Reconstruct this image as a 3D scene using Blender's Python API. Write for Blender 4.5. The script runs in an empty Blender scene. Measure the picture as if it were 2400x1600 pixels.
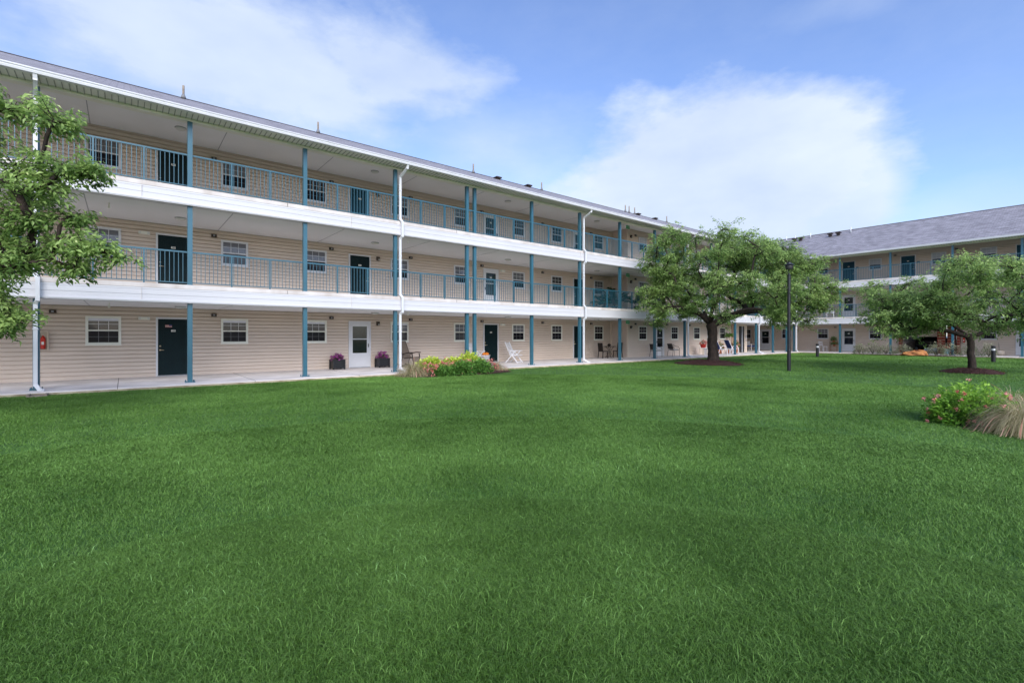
import bpy, math, random
import numpy as np
from mathutils import Vector, Matrix
R = math.radians
rng = np.random.default_rng(7)
random.seed(7)
scene = bpy.context.scene
col = scene.collection

# ------------------------------------------------------------------ materials
def node_mat(name):
    m = bpy.data.materials.new(name); m.use_nodes = True
    nt = m.node_tree
    return m, nt, nt.nodes['Principled BSDF']

def pm(name, c, rough=.6, var=.12, scale=4., bump=0., metallic=0., spec=.4, bscale=None, dirt=None, stretch=None):
    """plain painted or mineral surface with uneven tone and a little relief"""
    m, nt, b = node_mat(name)
    tc = nt.nodes.new('ShaderNodeTexCoord')
    src = tc.outputs['Object']
    if stretch:
        mp = nt.nodes.new('ShaderNodeMapping'); mp.inputs['Scale'].default_value = stretch
        nt.links.new(src, mp.inputs['Vector']); src = mp.outputs['Vector']
    n = nt.nodes.new('ShaderNodeTexNoise'); n.inputs['Scale'].default_value = scale
    n.inputs['Detail'].default_value = 6
    nt.links.new(src, n.inputs['Vector'])
    r = nt.nodes.new('ShaderNodeValToRGB')
    r.color_ramp.elements[0].position = .3; r.color_ramp.elements[1].position = .7
    d = dirt if dirt else tuple(x*(1-var) for x in c)
    r.color_ramp.elements[0].color = (*d, 1)
    r.color_ramp.elements[1].color = (*[min(1, x*(1+var*.6)) for x in c], 1)
    nt.links.new(n.outputs['Fac'], r.inputs['Fac'])
    nt.links.new(r.outputs['Color'], b.inputs['Base Color'])
    b.inputs['Roughness'].default_value = rough
    b.inputs['Metallic'].default_value = metallic
    b.inputs['Specular IOR Level'].default_value = spec
    if bump:
        n2 = nt.nodes.new('ShaderNodeTexNoise'); n2.inputs['Scale'].default_value = bscale or scale*8
        n2.inputs['Detail'].default_value = 8
        nt.links.new(src, n2.inputs['Vector'])
        bp = nt.nodes.new('ShaderNodeBump'); bp.inputs['Strength'].default_value = bump
        bp.inputs['Distance'].default_value = .02
        nt.links.new(n2.outputs['Fac'], bp.inputs['Height'])
        nt.links.new(bp.outputs['Normal'], b.inputs['Normal'])
    return m

def leaf_mat(name, c0, c1, trans=.3, rough=.45, noise=None, c2=None):
    """foliage: colour runs c0 -> c1 by the per-leaf attribute 'tint'"""
    m, nt, b = node_mat(name)
    at = nt.nodes.new('ShaderNodeAttribute'); at.attribute_name = 'tint'
    r = nt.nodes.new('ShaderNodeValToRGB')
    r.color_ramp.elements[0].color = (*c0, 1); r.color_ramp.elements[1].color = (*c1, 1)
    if c2:
        e = r.color_ramp.elements.new(.93); e.color = (*c1, 1)
        r.color_ramp.elements[-1].color = (*c2, 1)
    fac = at.outputs['Fac']
    if noise:
        tc = nt.nodes.new('ShaderNodeTexCoord')
        acc = fac
        for sc, am in noise:
            n = nt.nodes.new('ShaderNodeTexNoise'); n.inputs['Scale'].default_value = sc
            n.inputs['Detail'].default_value = 3
            nt.links.new(tc.outputs['Object'], n.inputs['Vector'])
            ma = nt.nodes.new('ShaderNodeMath'); ma.operation = 'MULTIPLY_ADD'
            ma.inputs[1].default_value = am
            nt.links.new(n.outputs['Fac'], ma.inputs[0])
            nt.links.new(acc, ma.inputs[2])
            mb = nt.nodes.new('ShaderNodeMath'); mb.operation = 'SUBTRACT'
            mb.inputs[1].default_value = am*.5
            nt.links.new(ma.outputs[0], mb.inputs[0])
            acc = mb.outputs[0]
        fac = acc
    nt.links.new(fac, r.inputs['Fac'])
    nt.links.new(r.outputs['Color'], b.inputs['Base Color'])
    b.inputs['Roughness'].default_value = rough
    b.inputs['Specular IOR Level'].default_value = .35
    t = nt.nodes.new('ShaderNodeBsdfTranslucent')
    nt.links.new(r.outputs['Color'], t.inputs['Color'])
    mx = nt.nodes.new('ShaderNodeMixShader'); mx.inputs[0].default_value = trans
    nt.links.new(b.outputs[0], mx.inputs[1]); nt.links.new(t.outputs[0], mx.inputs[2])
    nt.links.new(mx.outputs[0], nt.nodes['Material Output'].inputs['Surface'])
    return m

def glass_mat(name, c, stripe=None, rough=.06, spec=.55):
    """window pane: glossy dark surface, optionally with the slats of a blind behind it"""
    m, nt, b = node_mat(name)
    b.inputs['Roughness'].default_value = rough
    b.inputs['Specular IOR Level'].default_value = spec
    tc = nt.nodes.new('ShaderNodeTexCoord')
    if stripe:
        w = nt.nodes.new('ShaderNodeTexWave'); w.bands_direction = 'Z'; w.inputs['Scale'].default_value = 9
        w.inputs['Distortion'].default_value = .4
        nt.links.new(tc.outputs['Object'], w.inputs['Vector'])
        r = nt.nodes.new('ShaderNodeValToRGB')
        r.color_ramp.elements[0].color = (*c, 1); r.color_ramp.elements[1].color = (*stripe, 1)
        nt.links.new(w.outputs['Fac'], r.inputs['Fac'])
    else:
        n = nt.nodes.new('ShaderNodeTexNoise'); n.inputs['Scale'].default_value = 2.5
        nt.links.new(tc.outputs['Object'], n.inputs['Vector'])
        r = nt.nodes.new('ShaderNodeValToRGB')
        r.color_ramp.elements[0].color = (*[x*.5 for x in c], 1); r.color_ramp.elements[1].color = (*[x*1.6 for x in c], 1)
        nt.links.new(n.outputs['Fac'], r.inputs['Fac'])
    nt.links.new(r.outputs['Color'], b.inputs['Base Color'])
    return m

M = {}
M['siding'] = pm('siding_vinyl', (.61, .505, .43), .62, .05, .7, .05, bscale=30)
M['siding_trim'] = pm('siding_corner', (.64, .54, .44), .6, .05, 2)
M['white'] = pm('white_painted_metal', (.62, .62, .65), .45, .05, 2)
M['fascia'] = pm('white_fascia_panel', (.59, .58, .61), .5, .05, .5, stretch=(1, 1, .2))
M['offwhite'] = pm('offwhite_vinyl', (.74, .73, .66), .55, .06, 2)
M['concrete_edge'] = pm('deck_edge_concrete', (.64, .60, .59), .8, .14, 2.2, .15, bscale=20, dirt=(.50, .44, .41), stretch=(1, 1, .25))
M['slab'] = pm('walkway_concrete', (.67, .62, .61), .85, .14, 1.1, .25, bscale=25, dirt=(.52, .47, .45))
M['stucco'] = pm('ceiling_stucco', (.76, .76, .77), .9, .05, .6, .4, bscale=60)
M['teal'] = pm('teal_paint', (.024, .105, .150), .28, .12, 2, spec=.7)
M['door'] = pm('dark_green_door_paint', (.003, .014, .017), .5, .2, 3, spec=.15)
M['door_blue'] = pm('blue_green_door_paint', (.006, .05, .085), .5, .15, 3, spec=.25)
M['joint_gap'] = pm('dark_gap', (.03, .028, .026), .9, .1)  # dark joint lines in the walkway slab and deck edge
M['brass'] = pm('worn_brass', (.65, .55, .38), .3, .1, 8, metallic=.9)
M['plate'] = pm('ivory_plate', (.75, .73, .68), .5, .05)
M['ink'] = pm('black_ink', (.02, .02, .02), .6, .1)
M['black'] = pm('black_plastic', (.012, .012, .014), .45, .2, 6)
M['brown_box'] = pm('dark_bronze_fixture', (.03, .018, .012), .5, .2, 6)
M['lens'] = pm('milky_lens', (.62, .62, .60), .3, .05)
M['grey_metal'] = pm('grey_metal', (.30, .31, .34), .4, .1, 5)
M['g_dark'] = glass_mat('dark_screened_pane', (.010, .009, .013), None, .2, .12)
M['g_grey'] = glass_mat('pane_over_grey_blind', (.10, .10, .115), (.17, .17, .19))
M['g_white'] = glass_mat('pane_over_white_blind', (.36, .38, .44), (.50, .53, .60))
M['g_mid'] = glass_mat('pane_over_dark_blind', (.03, .028, .032), (.07, .068, .075), .06, .35)
M['munt_dim'] = pm('screened_muntin', (.17, .17, .18), .7, .1)
M['shade'] = pm('white_roller_shade', (.62, .62, .68), .6, .05)
M['brick'] = None
M['bark'] = pm('cherry_bark', (.036, .023, .018), .85, .5, 9, 1., bscale=30, dirt=(.009, .006, .005), stretch=(1, 1, .5))
M['mulch'] = pm('shredded_mulch', (.055, .022, .020), .95, .5, 18, 1., bscale=60)
M['rock'] = pm('orange_sandstone', (.50, .22, .07), .85, .4, 3, .8, bscale=12, dirt=(.22, .075, .03))
M['terracotta'] = pm('terracotta', (.45, .16, .08), .8, .15)
M['white_plastic'] = pm('white_resin', (.74, .73, .76), .4, .06, 6)
M['brown_sling'] = pm('taupe_sling', (.19, .15, .12), .8, .12, 30)
M['dark_metal'] = pm('dark_brown_metal', (.02, .014, .012), .4, .2, 8)
M['blue_sling'] = pm('navy_sling', (.012, .035, .16), .75, .2, 20)
M['cushion'] = pm('pale_cushion', (.45, .44, .42), .9, .1, 8)
M['red'] = pm('red_plastic', (.55, .03, .015), .4, .15)
M['green_exit'] = pm('green_sign_face', (.03, .42, .16), .5, .1)
M['wood'] = pm('warm_wood', (.25, .13, .07), .7, .25, 6, stretch=(1, 1, 8))
M['cyan'] = pm('pale_cyan_plastic', (.35, .62, .68), .4, .1)
M['lamp_black'] = pm('black_lamp_paint', (.012, .012, .016), .35, .2, 5)
M['orange'] = pm('pumpkin_skin', (.75, .22, .02), .5, .15, 4)
M['pot_grey'] = pm('pale_grey_pot', (.52, .50, .52), .6, .1)
M['cream_pot'] = pm('cream_ceramic', (.55, .46, .38), .6, .1)
M['splash'] = pm('mossy_concrete_block', (.26, .21, .17), .9, .3, 6, .4)
M['edge'] = pm('weathered_slab_footing', (.42, .36, .25), .95, .3, 3, .4, dirt=(.20, .16, .09))
M['bed_soil'] = pm('bed_soil', (.05, .025, .018), .95, .4, 12, 1.)
M['ground'] = pm('lawn_soil', (.045, .12, .018), .95, .3, 2.5, .5, bscale=40)
M['carpaint'] = pm('dark_car_paint', (.02, .02, .026), .25, .1, 2, spec=.8)
M['rubber'] = pm('tyre_rubber', (.015, .015, .015), .8, .1)
M['flagred'] = pm('flag_red', (.42, .06, .07), .7, .1)
M['flagblue'] = pm('flag_blue', (.05, .06, .2), .7, .1)
M['panel_tan'] = pm('tan_notice_board', (.42, .27, .18), .8, .12)

def shingles(name, ca, cb, cm):
    m, nt, b = node_mat(name)
    uv = nt.nodes.new('ShaderNodeUVMap')
    br = nt.nodes.new('ShaderNodeTexBrick')
    br.inputs['Scale'].default_value = 1; br.inputs['Brick Width'].default_value = .34
    br.inputs['Row Height'].default_value = .145; br.inputs['Mortar Size'].default_value = .006
    br.inputs['Color1'].default_value = (*ca, 1); br.inputs['Color2'].default_value = (*cb, 1)
    br.inputs['Mortar'].default_value = (*cm, 1); br.inputs['Bias'].default_value = -.1
    nt.links.new(uv.outputs[0], br.inputs['Vector'])
    n = nt.nodes.new('ShaderNodeTexNoise'); n.inputs['Scale'].default_value = .9; n.inputs['Detail'].default_value = 9
    n.inputs['Roughness'].default_value = .75
    nt.links.new(uv.outputs[0], n.inputs['Vector'])
    mx = nt.nodes.new('ShaderNodeMixRGB'); mx.blend_type = 'MULTIPLY'; mx.inputs[0].default_value = .8
    r = nt.nodes.new('ShaderNodeValToRGB')
    r.color_ramp.elements[0].position = .3; r.color_ramp.elements[0].color = (.62, .60, .62, 1)
    r.color_ramp.elements[1].position = .7; r.color_ramp.elements[1].color = (1.1, 1.1, 1.12, 1)
    nt.links.new(n.outputs['Fac'], r.inputs['Fac'])
    nt.links.new(br.outputs['Color'], mx.inputs[1]); nt.links.new(r.outputs['Color'], mx.inputs[2])
    nt.links.new(mx.outputs[0], b.inputs['Base Color'])
    b.inputs['Roughness'].default_value = .85
    bp = nt.nodes.new('ShaderNodeBump'); bp.inputs['Strength'].default_value = .6; bp.inputs['Distance'].default_value = .01
    nt.links.new(br.outputs['Fac'], bp.inputs['Height']); nt.links.new(bp.outputs[0], b.inputs['Normal'])
    return m
M['shingle'] = shingles('architectural_shingles', (.33, .315, .345), (.19, .18, .20), (.075, .07, .08))

def brick_mat():
    m, nt, b = node_mat('red_brick')
    tc = nt.nodes.new('ShaderNodeTexCoord')
    mp = nt.nodes.new('ShaderNodeMapping'); mp.inputs['Rotation'].default_value = (R(90), 0, R(90))
    nt.links.new(tc.outputs['Object'], mp.inputs['Vector'])
    br = nt.nodes.new('ShaderNodeTexBrick'); br.inputs['Scale'].default_value = 1
    br.inputs['Brick Width'].default_value = .22; br.inputs['Row Height'].default_value = .085
    br.inputs['Mortar Size'].default_value = .014
    br.inputs['Color1'].default_value = (.24, .045, .025, 1); br.inputs['Color2'].default_value = (.16, .03, .02, 1)
    br.inputs['Mortar'].default_value = (.42, .34, .26, 1)
    nt.links.new(mp.outputs[0], br.inputs['Vector']); nt.links.new(br.outputs['Color'], b.inputs['Base Color'])
    b.inputs['Roughness'].default_value = .9
    return m
M['brick'] = brick_mat()

# ------------------------------------------------------------------ mesh helpers
class MB:
    def __init__(s): s.v = []; s.f = []; s.m = []
    def add(s, vs, fs, mi=0):
        o = len(s.v); s.v += [tuple(x) for x in vs]
        s.f += [tuple(o+i for i in f) for f in fs]; s.m += [mi]*len(fs); return s
    def box(s, x0, x1, y0, y1, z0, z1, mi=0):
        return s.add([(x0,y0,z0),(x1,y0,z0),(x1,y1,z0),(x0,y1,z0),(x0,y0,z1),(x1,y0,z1),(x1,y1,z1),(x0,y1,z1)],
                     [(0,3,2,1),(4,5,6,7),(0,1,5,4),(1,2,6,5),(2,3,7,6),(3,0,4,7)], mi)
    def beam(s, p, q, w, h=None, mi=0, up=(0,0,1)):
        h = h or w
        p = Vector(p); q = Vector(q); d = (q-p).normalized(); u = Vector(up)
        if abs(d.dot(u)) > .98: u = Vector((0, 1, 0))
        a = d.cross(u).normalized()*(w/2); c = a.cross(d).normalized()*(h/2)
        vs = [e+i*a+j*c for e in (p, q) for (i, j) in ((-1,-1),(1,-1),(1,1),(-1,1))]
        return s.add(vs, [(0,1,2,3),(7,6,5,4),(0,4,5,1),(1,5,6,2),(2,6,7,3),(3,7,4,0)], mi)
    def tube(s, pts, r, n=8, mi=0, cap=True):
        pts = [Vector(p) for p in pts]; k = len(pts)
        rs = r if isinstance(r, (list, tuple)) else [r]*k
        rings = []; prev = None
        for i, p in enumerate(pts):
            d = (pts[min(i+1,k-1)]-pts[max(i-1,0)]).normalized()
            if prev is None:
                a = d.cross(Vector((0,0,1)) if abs(d.z) < .9 else Vector((1,0,0))).normalized()
            else:
                a = (prev-d*prev.dot(d)).normalized()
            prev = a; b = d.cross(a)
            rings.append([p+(a*math.cos(2*math.pi*j/n)+b*math.sin(2*math.pi*j/n))*rs[i] for j in range(n)])
        vs = [x for g in rings for x in g]; fs = []
        for i in range(k-1):
            for j in range(n):
                fs.append((i*n+j, i*n+(j+1)%n, (i+1)*n+(j+1)%n, (i+1)*n+j))
        if cap: fs += [tuple(range(n-1,-1,-1)), tuple((k-1)*n+j for j in range(n))]
        return s.add(vs, fs, mi)
    def lathe(s, prof, c=(0,0,0), n=20, mi=0):
        k = len(prof)
        vs = [(c[0]+r*math.cos(2*math.pi*j/n), c[1]+r*math.sin(2*math.pi*j/n), c[2]+z) for r, z in prof for j in range(n)]
        fs = [(i*n+j, i*n+(j+1)%n, (i+1)*n+(j+1)%n, (i+1)*n+j) for i in range(k-1) for j in range(n)]
        fs += [tuple(range(n-1,-1,-1)), tuple((k-1)*n+j for j in range(n))]
        return s.add(vs, fs, mi)
    def prism(s, prof, axis, a, b, mi=0):
        """profile of (p, z) swept along x (p is y) or along y (p is x)"""
        n = len(prof)
        if axis == 'x': vs = [(t, p, z) for t in (a, b) for p, z in prof]
        else: vs = [(p, t, z) for t in (a, b) for p, z in prof]
        fs = [(i, (i+1) % n, n+(i+1) % n, n+i) for i in range(n)] + [tuple(range(n-1,-1,-1)), tuple(range(n, 2*n))]
        return s.add(vs, fs, mi)
    def data(s, name, mats, smooth=False):
        me = bpy.data.meshes.new(name); me.from_pydata(s.v, [], s.f)
        for m in mats: me.materials.append(m)
        if any(s.m): me.polygons.foreach_set('material_index', s.m)
        if smooth: me.polygons.foreach_set('use_smooth', [True]*len(s.f))
        me.update()
        return me
    def build(s, name, mats, parent=None, loc=(0,0,0), rz=0, smooth=False):
        if not isinstance(mats, (list, tuple)): mats = [mats]
        return link(name, s.data(name, mats, smooth), parent, loc, rz)

def link(name, me, parent=None, loc=(0,0,0), rz=0):
    o = bpy.data.objects.new(name, me); col.objects.link(o)
    o.location = loc; o.rotation_euler = (0, 0, rz); o.parent = parent
    return o

def tag(o, label=None, cat=None, group=None, kind=None):
    if label: o['label'] = label
    if cat: o['category'] = cat
    if group: o['group'] = group
    if kind: o['kind'] = kind
    return o

def thing(name, label, cat, loc=(0,0,0), rz=0, group=None):
    o = bpy.data.objects.new(name, None); col.objects.link(o)
    o.location = loc; o.rotation_euler = (0, 0, rz); o.empty_display_size = .2
    return tag(o, label, cat, group)

def dup(o, parent=None):
    c = o.copy(); col.objects.link(c); c.parent = parent
    for ch in list(o.children): dup(ch, c)
    return c

def fast(name, V, F, mats, tint=None, smooth=False, mi=None):
    me = bpy.data.meshes.new(name); n, k = F.shape
    me.vertices.add(len(V)); me.vertices.foreach_set('co', V.astype(np.float32).ravel())
    me.loops.add(n*k); me.loops.foreach_set('vertex_index', F.astype(np.int32).ravel())
    me.polygons.add(n)
    me.polygons.foreach_set('loop_start', np.arange(0, n*k, k, dtype=np.int32))
    me.polygons.foreach_set('loop_total', np.full(n, k, dtype=np.int32))
    for m in mats: me.materials.append(m)
    if mi is not None: me.polygons.foreach_set('material_index', mi.astype(np.int32))
    if tint is not None:
        a = me.attributes.new('tint', 'FLOAT', 'POINT'); a.data.foreach_set('value', tint.astype(np.float32))
    me.update(calc_edges=True)
    if smooth: me.polygons.foreach_set('use_smooth', np.ones(n, dtype=bool))
    return me

def unit(a): return a/np.maximum(np.linalg.norm(a, axis=1, keepdims=True), 1e-9)

def leaf_mesh(name, P, D, L, wr, tint, mats, droop=.25, mi=None):
    """one folded four-point leaf per row of P, pointing along D, length L"""
    n = len(P); D = unit(D)
    up = np.tile([0, 0, 1.], (n, 1)) + rng.normal(0, .38, (n, 3))
    S = unit(np.cross(D, up)); N = np.cross(S, D)
    L = L[:, None]; W = L*wr
    v0 = P; v1 = P+D*L*.45+S*W*.5+N*W*.18; v2 = P+D*L-N*L*droop; v3 = P+D*L*.45-S*W*.5+N*W*.18
    V = np.stack([v0, v1, v2, v3], 1).reshape(-1, 3)
    i = np.arange(n)*4
    F = np.concatenate([np.stack([i, i+1, i+2], 1), np.stack([i, i+2, i+3], 1)])
    mm = None if mi is None else np.concatenate([mi, mi])
    return fast(name, V, F, mats, np.repeat(np.clip(tint, 0, 1), 4), mi=mm)

def vnoise(x, y, s, seed=0):
    """smooth value noise on the ground plane"""
    g = np.random.default_rng(seed).random((64, 64))
    X = x/s; Y = y/s; i = np.floor(X).astype(int); j = np.floor(Y).astype(int)
    u = X-i; w = Y-j; u = u*u*(3-2*u); w = w*w*(3-2*w)
    a = g[i % 64, j % 64]; b = g[(i+1) % 64, j % 64]; c = g[i % 64, (j+1) % 64]; d = g[(i+1) % 64, (j+1) % 64]
    return (a*(1-u)+b*u)*(1-w)+(c*(1-u)+d*u)*w

GZ = -.08         # lawn level; walkway top is 0
# ------------------------------------------------------------------ ground, paths
g = MB().add([(-150,-150,GZ-.01),(260,-150,GZ-.01),(260,260,GZ-.01),(-150,260,GZ-.01)], [(0,1,2,3)])
tag(g.build('ground', M['ground']), 'green ground sheet under the lawn', 'ground', kind='structure')
s = MB()
s.box(-16, 46.6, 17.2, 21.6, -.25, 0); s.box(46.6, 51, -12, 17.2, -.25, 0); s.box(46.6, 51, 17.2, 27.2, -.25, 0)
for k in range(19):
    x = -12.1+3.42*k+1.7
    if x < 46: s.box(x-.006, x+.006, 17.197, 21.2, -.06, .0025, 1)
for k in range(8):
    y = 14.3-3.43*k+1.6
    s.box(46.597, 50.6, y-.006, y+.006, -.06, .0025, 1)
s.box(-16, 46.53, 17.13, 17.196, -.2, -.030, 2); s.box(46.53, 46.596, -12, 17.196, -.2, -.030, 2)
tag(s.build('walkway', [M['slab'], M['joint_gap'], M['edge']]), 'pale concrete walkway under the balconies', 'walkway', kind='structure')

# ------------------------------------------------------------------ apartment building
B = thing('apartment_building', 'three-storey beige-sided apartment building with teal balcony railings around the lawn', 'building')
YC, YW, YF = 17.88, 21.3, 19.9          # column line, wall, forward wall (left wing)
XC, XW = 47.3, 50.7                     # column line, wall (right wing)
X0, Y0 = -15.5, -11.                    # far ends of the wings
LV = (0., 3., 6.)
CEIL = (2.44, 5.44, 8.5)
LAP = 2.44/18

def siding(mb, p, q, z0, z1):
    """lapped boards between plan points p and q; outside is to the right of p->q"""
    p = Vector((*p, 0)); q = Vector((*q, 0)); d = (q-p).normalized(); nrm = Vector((d.y, -d.x, 0))
    z = z0
    while z < z1-1e-4:
        zt = min(z+LAP, z1)
        a, c, b = nrm*.038, nrm*.033, nrm*.001       # face, shoulder, groove
        Z0, Zm, Z1 = Vector((0,0,z)), Vector((0,0,z+(zt-z)*.74)), Vector((0,0,zt))
        mb.add([p+a+Z0, q+a+Z0, q+c+Zm, p+c+Zm, q+b+Z1, p+b+Z1, p+b+Z0, q+b+Z0], [(0,1,2,3),(3,2,4,5),(6,7,1,0)])
        z = zt
        if z1-z < .02: break
segs = [((X0,YW),(25.85,YW)), ((25.85,YW),(25.85,YF)), ((25.85,YF),(42.45,YF)), ((42.45,YF),(42.45,27)), ((42.45,27),(XW,27))]
for lv in range(3):
    w = MB()
    for p, q in segs: siding(w, p, q, LV[lv], CEIL[lv])
    if lv:
        siding(w, (XW,27), (XW,Y0), LV[lv], CEIL[lv])
    else:
        siding(w, (XW,27), (XW,10.98), 0, CEIL[0]); siding(w, (XW,7.28), (XW,Y0), 0, CEIL[0])
        siding(w, (XW+.02,10.98), (59.3,10.98), 0, CEIL[0]); siding(w, (59.3,7.28), (XW+.02,7.28), 0, CEIL[0])
    w.build('wall', M['siding'], B)
# masses behind the siding (rooms, back walls)
c = MB()
c.box(X0, 42.40, YW+.05, 31.4, -.1, 8.45); c.box(25.9, 42.40, YF+.05, YW+.04, -.1, 8.45)
c.box(42.41, 60, 27.05, 31.4, -.1, 8.45)
c.box(XW+.05, 60, Y0, 7.24, -.1, 8.45); c.box(XW+.05, 60, 11.02, 27.04, -.1, 8.45); c.box(XW+.05, 60, 7.25, 11.01, 2.5, 8.45)
c.build('back_wall', M['siding'], B)
for lv in range(3):
    for b_ in ((25.815,25.92,YF-.035,YF+.07), (42.38,42.485,YF-.035,YF+.07), (25.75,25.815,YW-.10,YW-.035)):
        MB().box(*b_, LV[lv], CEIL[lv]-.01).build('corner_trim', M['siding_trim'], B)

# ceilings + decks
for lv in range(3):
    c = MB(); z = CEIL[lv]
    c.box(X0, 42.45, 18.02, YW, z, z+.05); c.box(42.45, XW, 18.02, 27, z, z+.05); c.box(XC+.14, XW, Y0, 18.02, z, z+.05)
    for k in range(16):                       # seams between ceiling boards
        x = -15.6+3.66*k+.08
        if x < 46: c.box(x-.012, x+.012, 18.03, (YW if x < 25.85 else YF)-.03, z-.004, z+.01, 1)
    for k in range(7):
        y = 15-3.66*k
        c.box(XC+.16, XW-.03, y-.012, y+.012, z-.004, z+.01, 1)
    c.build('ceiling', [M['stucco'], M['grey_metal']], B)
for lv in (1, 2):
    z = LV[lv]
    d = MB()
    d.box(X0, 42.45, 17.72, YW, z-.13, z); d.box(42.45, XW, 17.72, 27, z-.13, z); d.box(XC-.16, XW, Y0, 17.72, z-.13, z)
    for k in range(9):
        x = -9.3+6.84*k
        if x < 46: d.box(x-.006, x+.006, 17.717, 17.8, z-.125, z-.005, 1)
    d.build('deck', [M['concrete_edge'], M['joint_gap']], B)
    # stepped white fascia boards
    def prof(s0, sg):
        zz = [-.56, -.535, -.535, -.50, -.50, -.345, -.345, -.335, -.335, -.195, -.195, -.185, -.185, -.134]
        oo = [.03, .03, .04, .04, .02, .02, .008, .008, .018, .018, .006, .006, .014, .014]
        out = [(s0-o*1.5+.008, z+a) for a, o in zip(zz, oo)]
        return out+[(s0+.28, z-.134), (s0+.28, z-.56)]
    f = MB(); f.prism(prof(17.74, 1), 'x', X0, XC-.16)
    for k in range(9):
        x = -12.+6.2*k
        if x < 46: f.box(x-.0025, x+.0025, 17.6985, 17.72, z-.55, z-.14, 1)
    f.build('fascia', [M['fascia'], M['concrete_edge']], B)
    f = MB(); f.prism(prof(XC-.14, 1), 'y', Y0, 17.74)
    f.build('fascia', [M['fascia'], M['grey_metal']], B)
# roof edge
beam = MB(); beam.box(X0, XC-.13, 17.77, 18.01, 8.05, 8.5); beam.box(XC-.13, XC+.13, Y0, 18.01, 8.05, 8.5)
beam.build('roof_beam', M['offwhite'], B)
sf = MB(); sf.box(X0, XC-.14, 17.27, 17.765, 8.125, 8.16); sf.box(XC-.65, XC-.14, Y0, 17.27, 8.125, 8.16)
k = X0
while k < XC-.7:
    sf.box(k, k+.02, 17.31, 17.76, 8.108, 8.1245, 1); k += .145
k = Y0
while k < 17.2:
    sf.box(XC-.6, XC-.145, k, k+.02, 8.108, 8.1245, 1); k += .145
sf.build('soffit', [M['offwhite'], pm('soffit_slit', (.36,.36,.33), .8)], B)
gp = [(0, 0), (.10, 0), (.115, .05), (.095, .075), (.12, .10), (.12, .13), (.0, .13)]
gt = MB(); gt.prism([(17.27-a, 8.13+b) for a, b in gp], 'x', X0, XC-.65)
gt.build('gutter', M['white'], B)
gt = MB(); gt.prism([(XC-.65-a, 8.13+b) for a, b in gp], 'y', Y0, 17.27)
gt.box(XC-.80, XC-.62, 17.13, 17.29, 8.125, 8.295)
gt.build('gutter', M['white'], B)

EZ, SL = 8.27, .433
def roof_plane(name, pts, uvs):
    me = bpy.data.meshes.new(name)
    th = .03
    vs = list(pts)+[(x, y, z-th) for x, y, z in pts]; n = len(pts)
    fs = [tuple(range(n)), tuple(range(2*n-1, n-1, -1))]+[(i, n+i, n+(i+1) % n, (i+1) % n) for i in range(n)]
    me.from_pydata(vs, [], fs); me.materials.append(M['shingle'])
    uvl = me.uv_layers.new(name='UVMap')
    for p in me.polygons:
        for li in p.loop_indices:
            uvl.data[li].uv = uvs[me.loops[li].vertex_index % n]
    me.update(); return link('roof', me, B)
RY = 24.8; RX = 54.18; EY = 17.2; EX = XC-.72
rz = EZ+(RY-EY)*SL; sl = math.sqrt(1+SL*SL)
roof_plane('roof', [(X0-.4,EY,EZ),(EX,EY,EZ),(RX,RY,rz),(X0-.4,RY,rz)],
           [(X0-.4,0),(EX,0),(RX,(RY-EY)*sl),(X0-.4,(RY-EY)*sl)])
roof_plane('roof', [(EX,EY,EZ),(EX,Y0-.4,EZ),(RX,Y0-.4,rz),(RX,RY,rz)],
           [(-EY,0),(-(Y0-.4),0),(-(Y0-.4),(RX-EX)*sl),(-RY,(RX-EX)*sl)])
roof_plane('roof', [(X0-.4,RY,rz),(RX,RY,rz),(RX+7.4,RY+7.4,EZ),(X0-.4,RY+7.4,EZ)], [(0,8),(70,8),(77,0),(0,0)])
roof_plane('roof', [(RX,RY,rz),(RX,Y0-.4,rz),(RX+7.4,Y0-.4,EZ),(RX+7.4,RY+7.4,EZ)], [(0,8),(36,8),(36,0),(0,0)])
rc = MB()
rc.prism([(RY-.16, rz-.05), (RY, rz+.035), (RY+.16, rz-.05)], 'x', X0-.4, RX)
rc.prism([(RX-.16, rz-.05), (RX, rz+.035), (RX+.16, rz-.05)], 'y', Y0-.4, RY)
rc.build('ridge_cap', pm('ridge_shingle', (.10, .085, .09), .85, .2), B)

# vent pipes and box vents
pipe = MB().lathe([(.042,-.25),(.042,.42),(.034,.42),(.034,.3)], n=10, mi=0).lathe([(.10,-.12),(.085,-.04),(.048,.06)], n=12, mi=1).data('vent_pipe', [M['splash'], M['munt_dim']], True)
for x in (1.92, 7.34, 16.44, 22.03, 31.03, 31.51, 32.23, 36.74):
    link('vent_pipe', pipe, B, (x, 24.1, rz-.17))
pw = MB().lathe([(.045,-.25),(.045,.40),(.034,.40),(.034,.3)], n=10, mi=0).lathe([(.10,-.12),(.085,-.04),(.048,.06)], n=12, mi=1).data('vent_pipe', [M['white'], M['grey_metal']], True)
for y in (20.82, 20.01, 18.6, 15.19): link('vent_pipe', pw, B, (53.2, y, rz-.33))
bv = MB().box(-.12,.12,-.12,.12,-.15,.05).box(-.20,.20,-.20,.20,.05,.13)
bvd = bv.data('box_vent', [M['brown_box']])
for x in (18.2, 20.73, 32.5, 34.85): link('box_vent', bvd, B, (x, 24.0, rz-.35))
for y in (19.83, 19.27, 16.69, 16.02): link('box_vent', bvd, B, (52.6, y, rz-.5))

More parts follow.
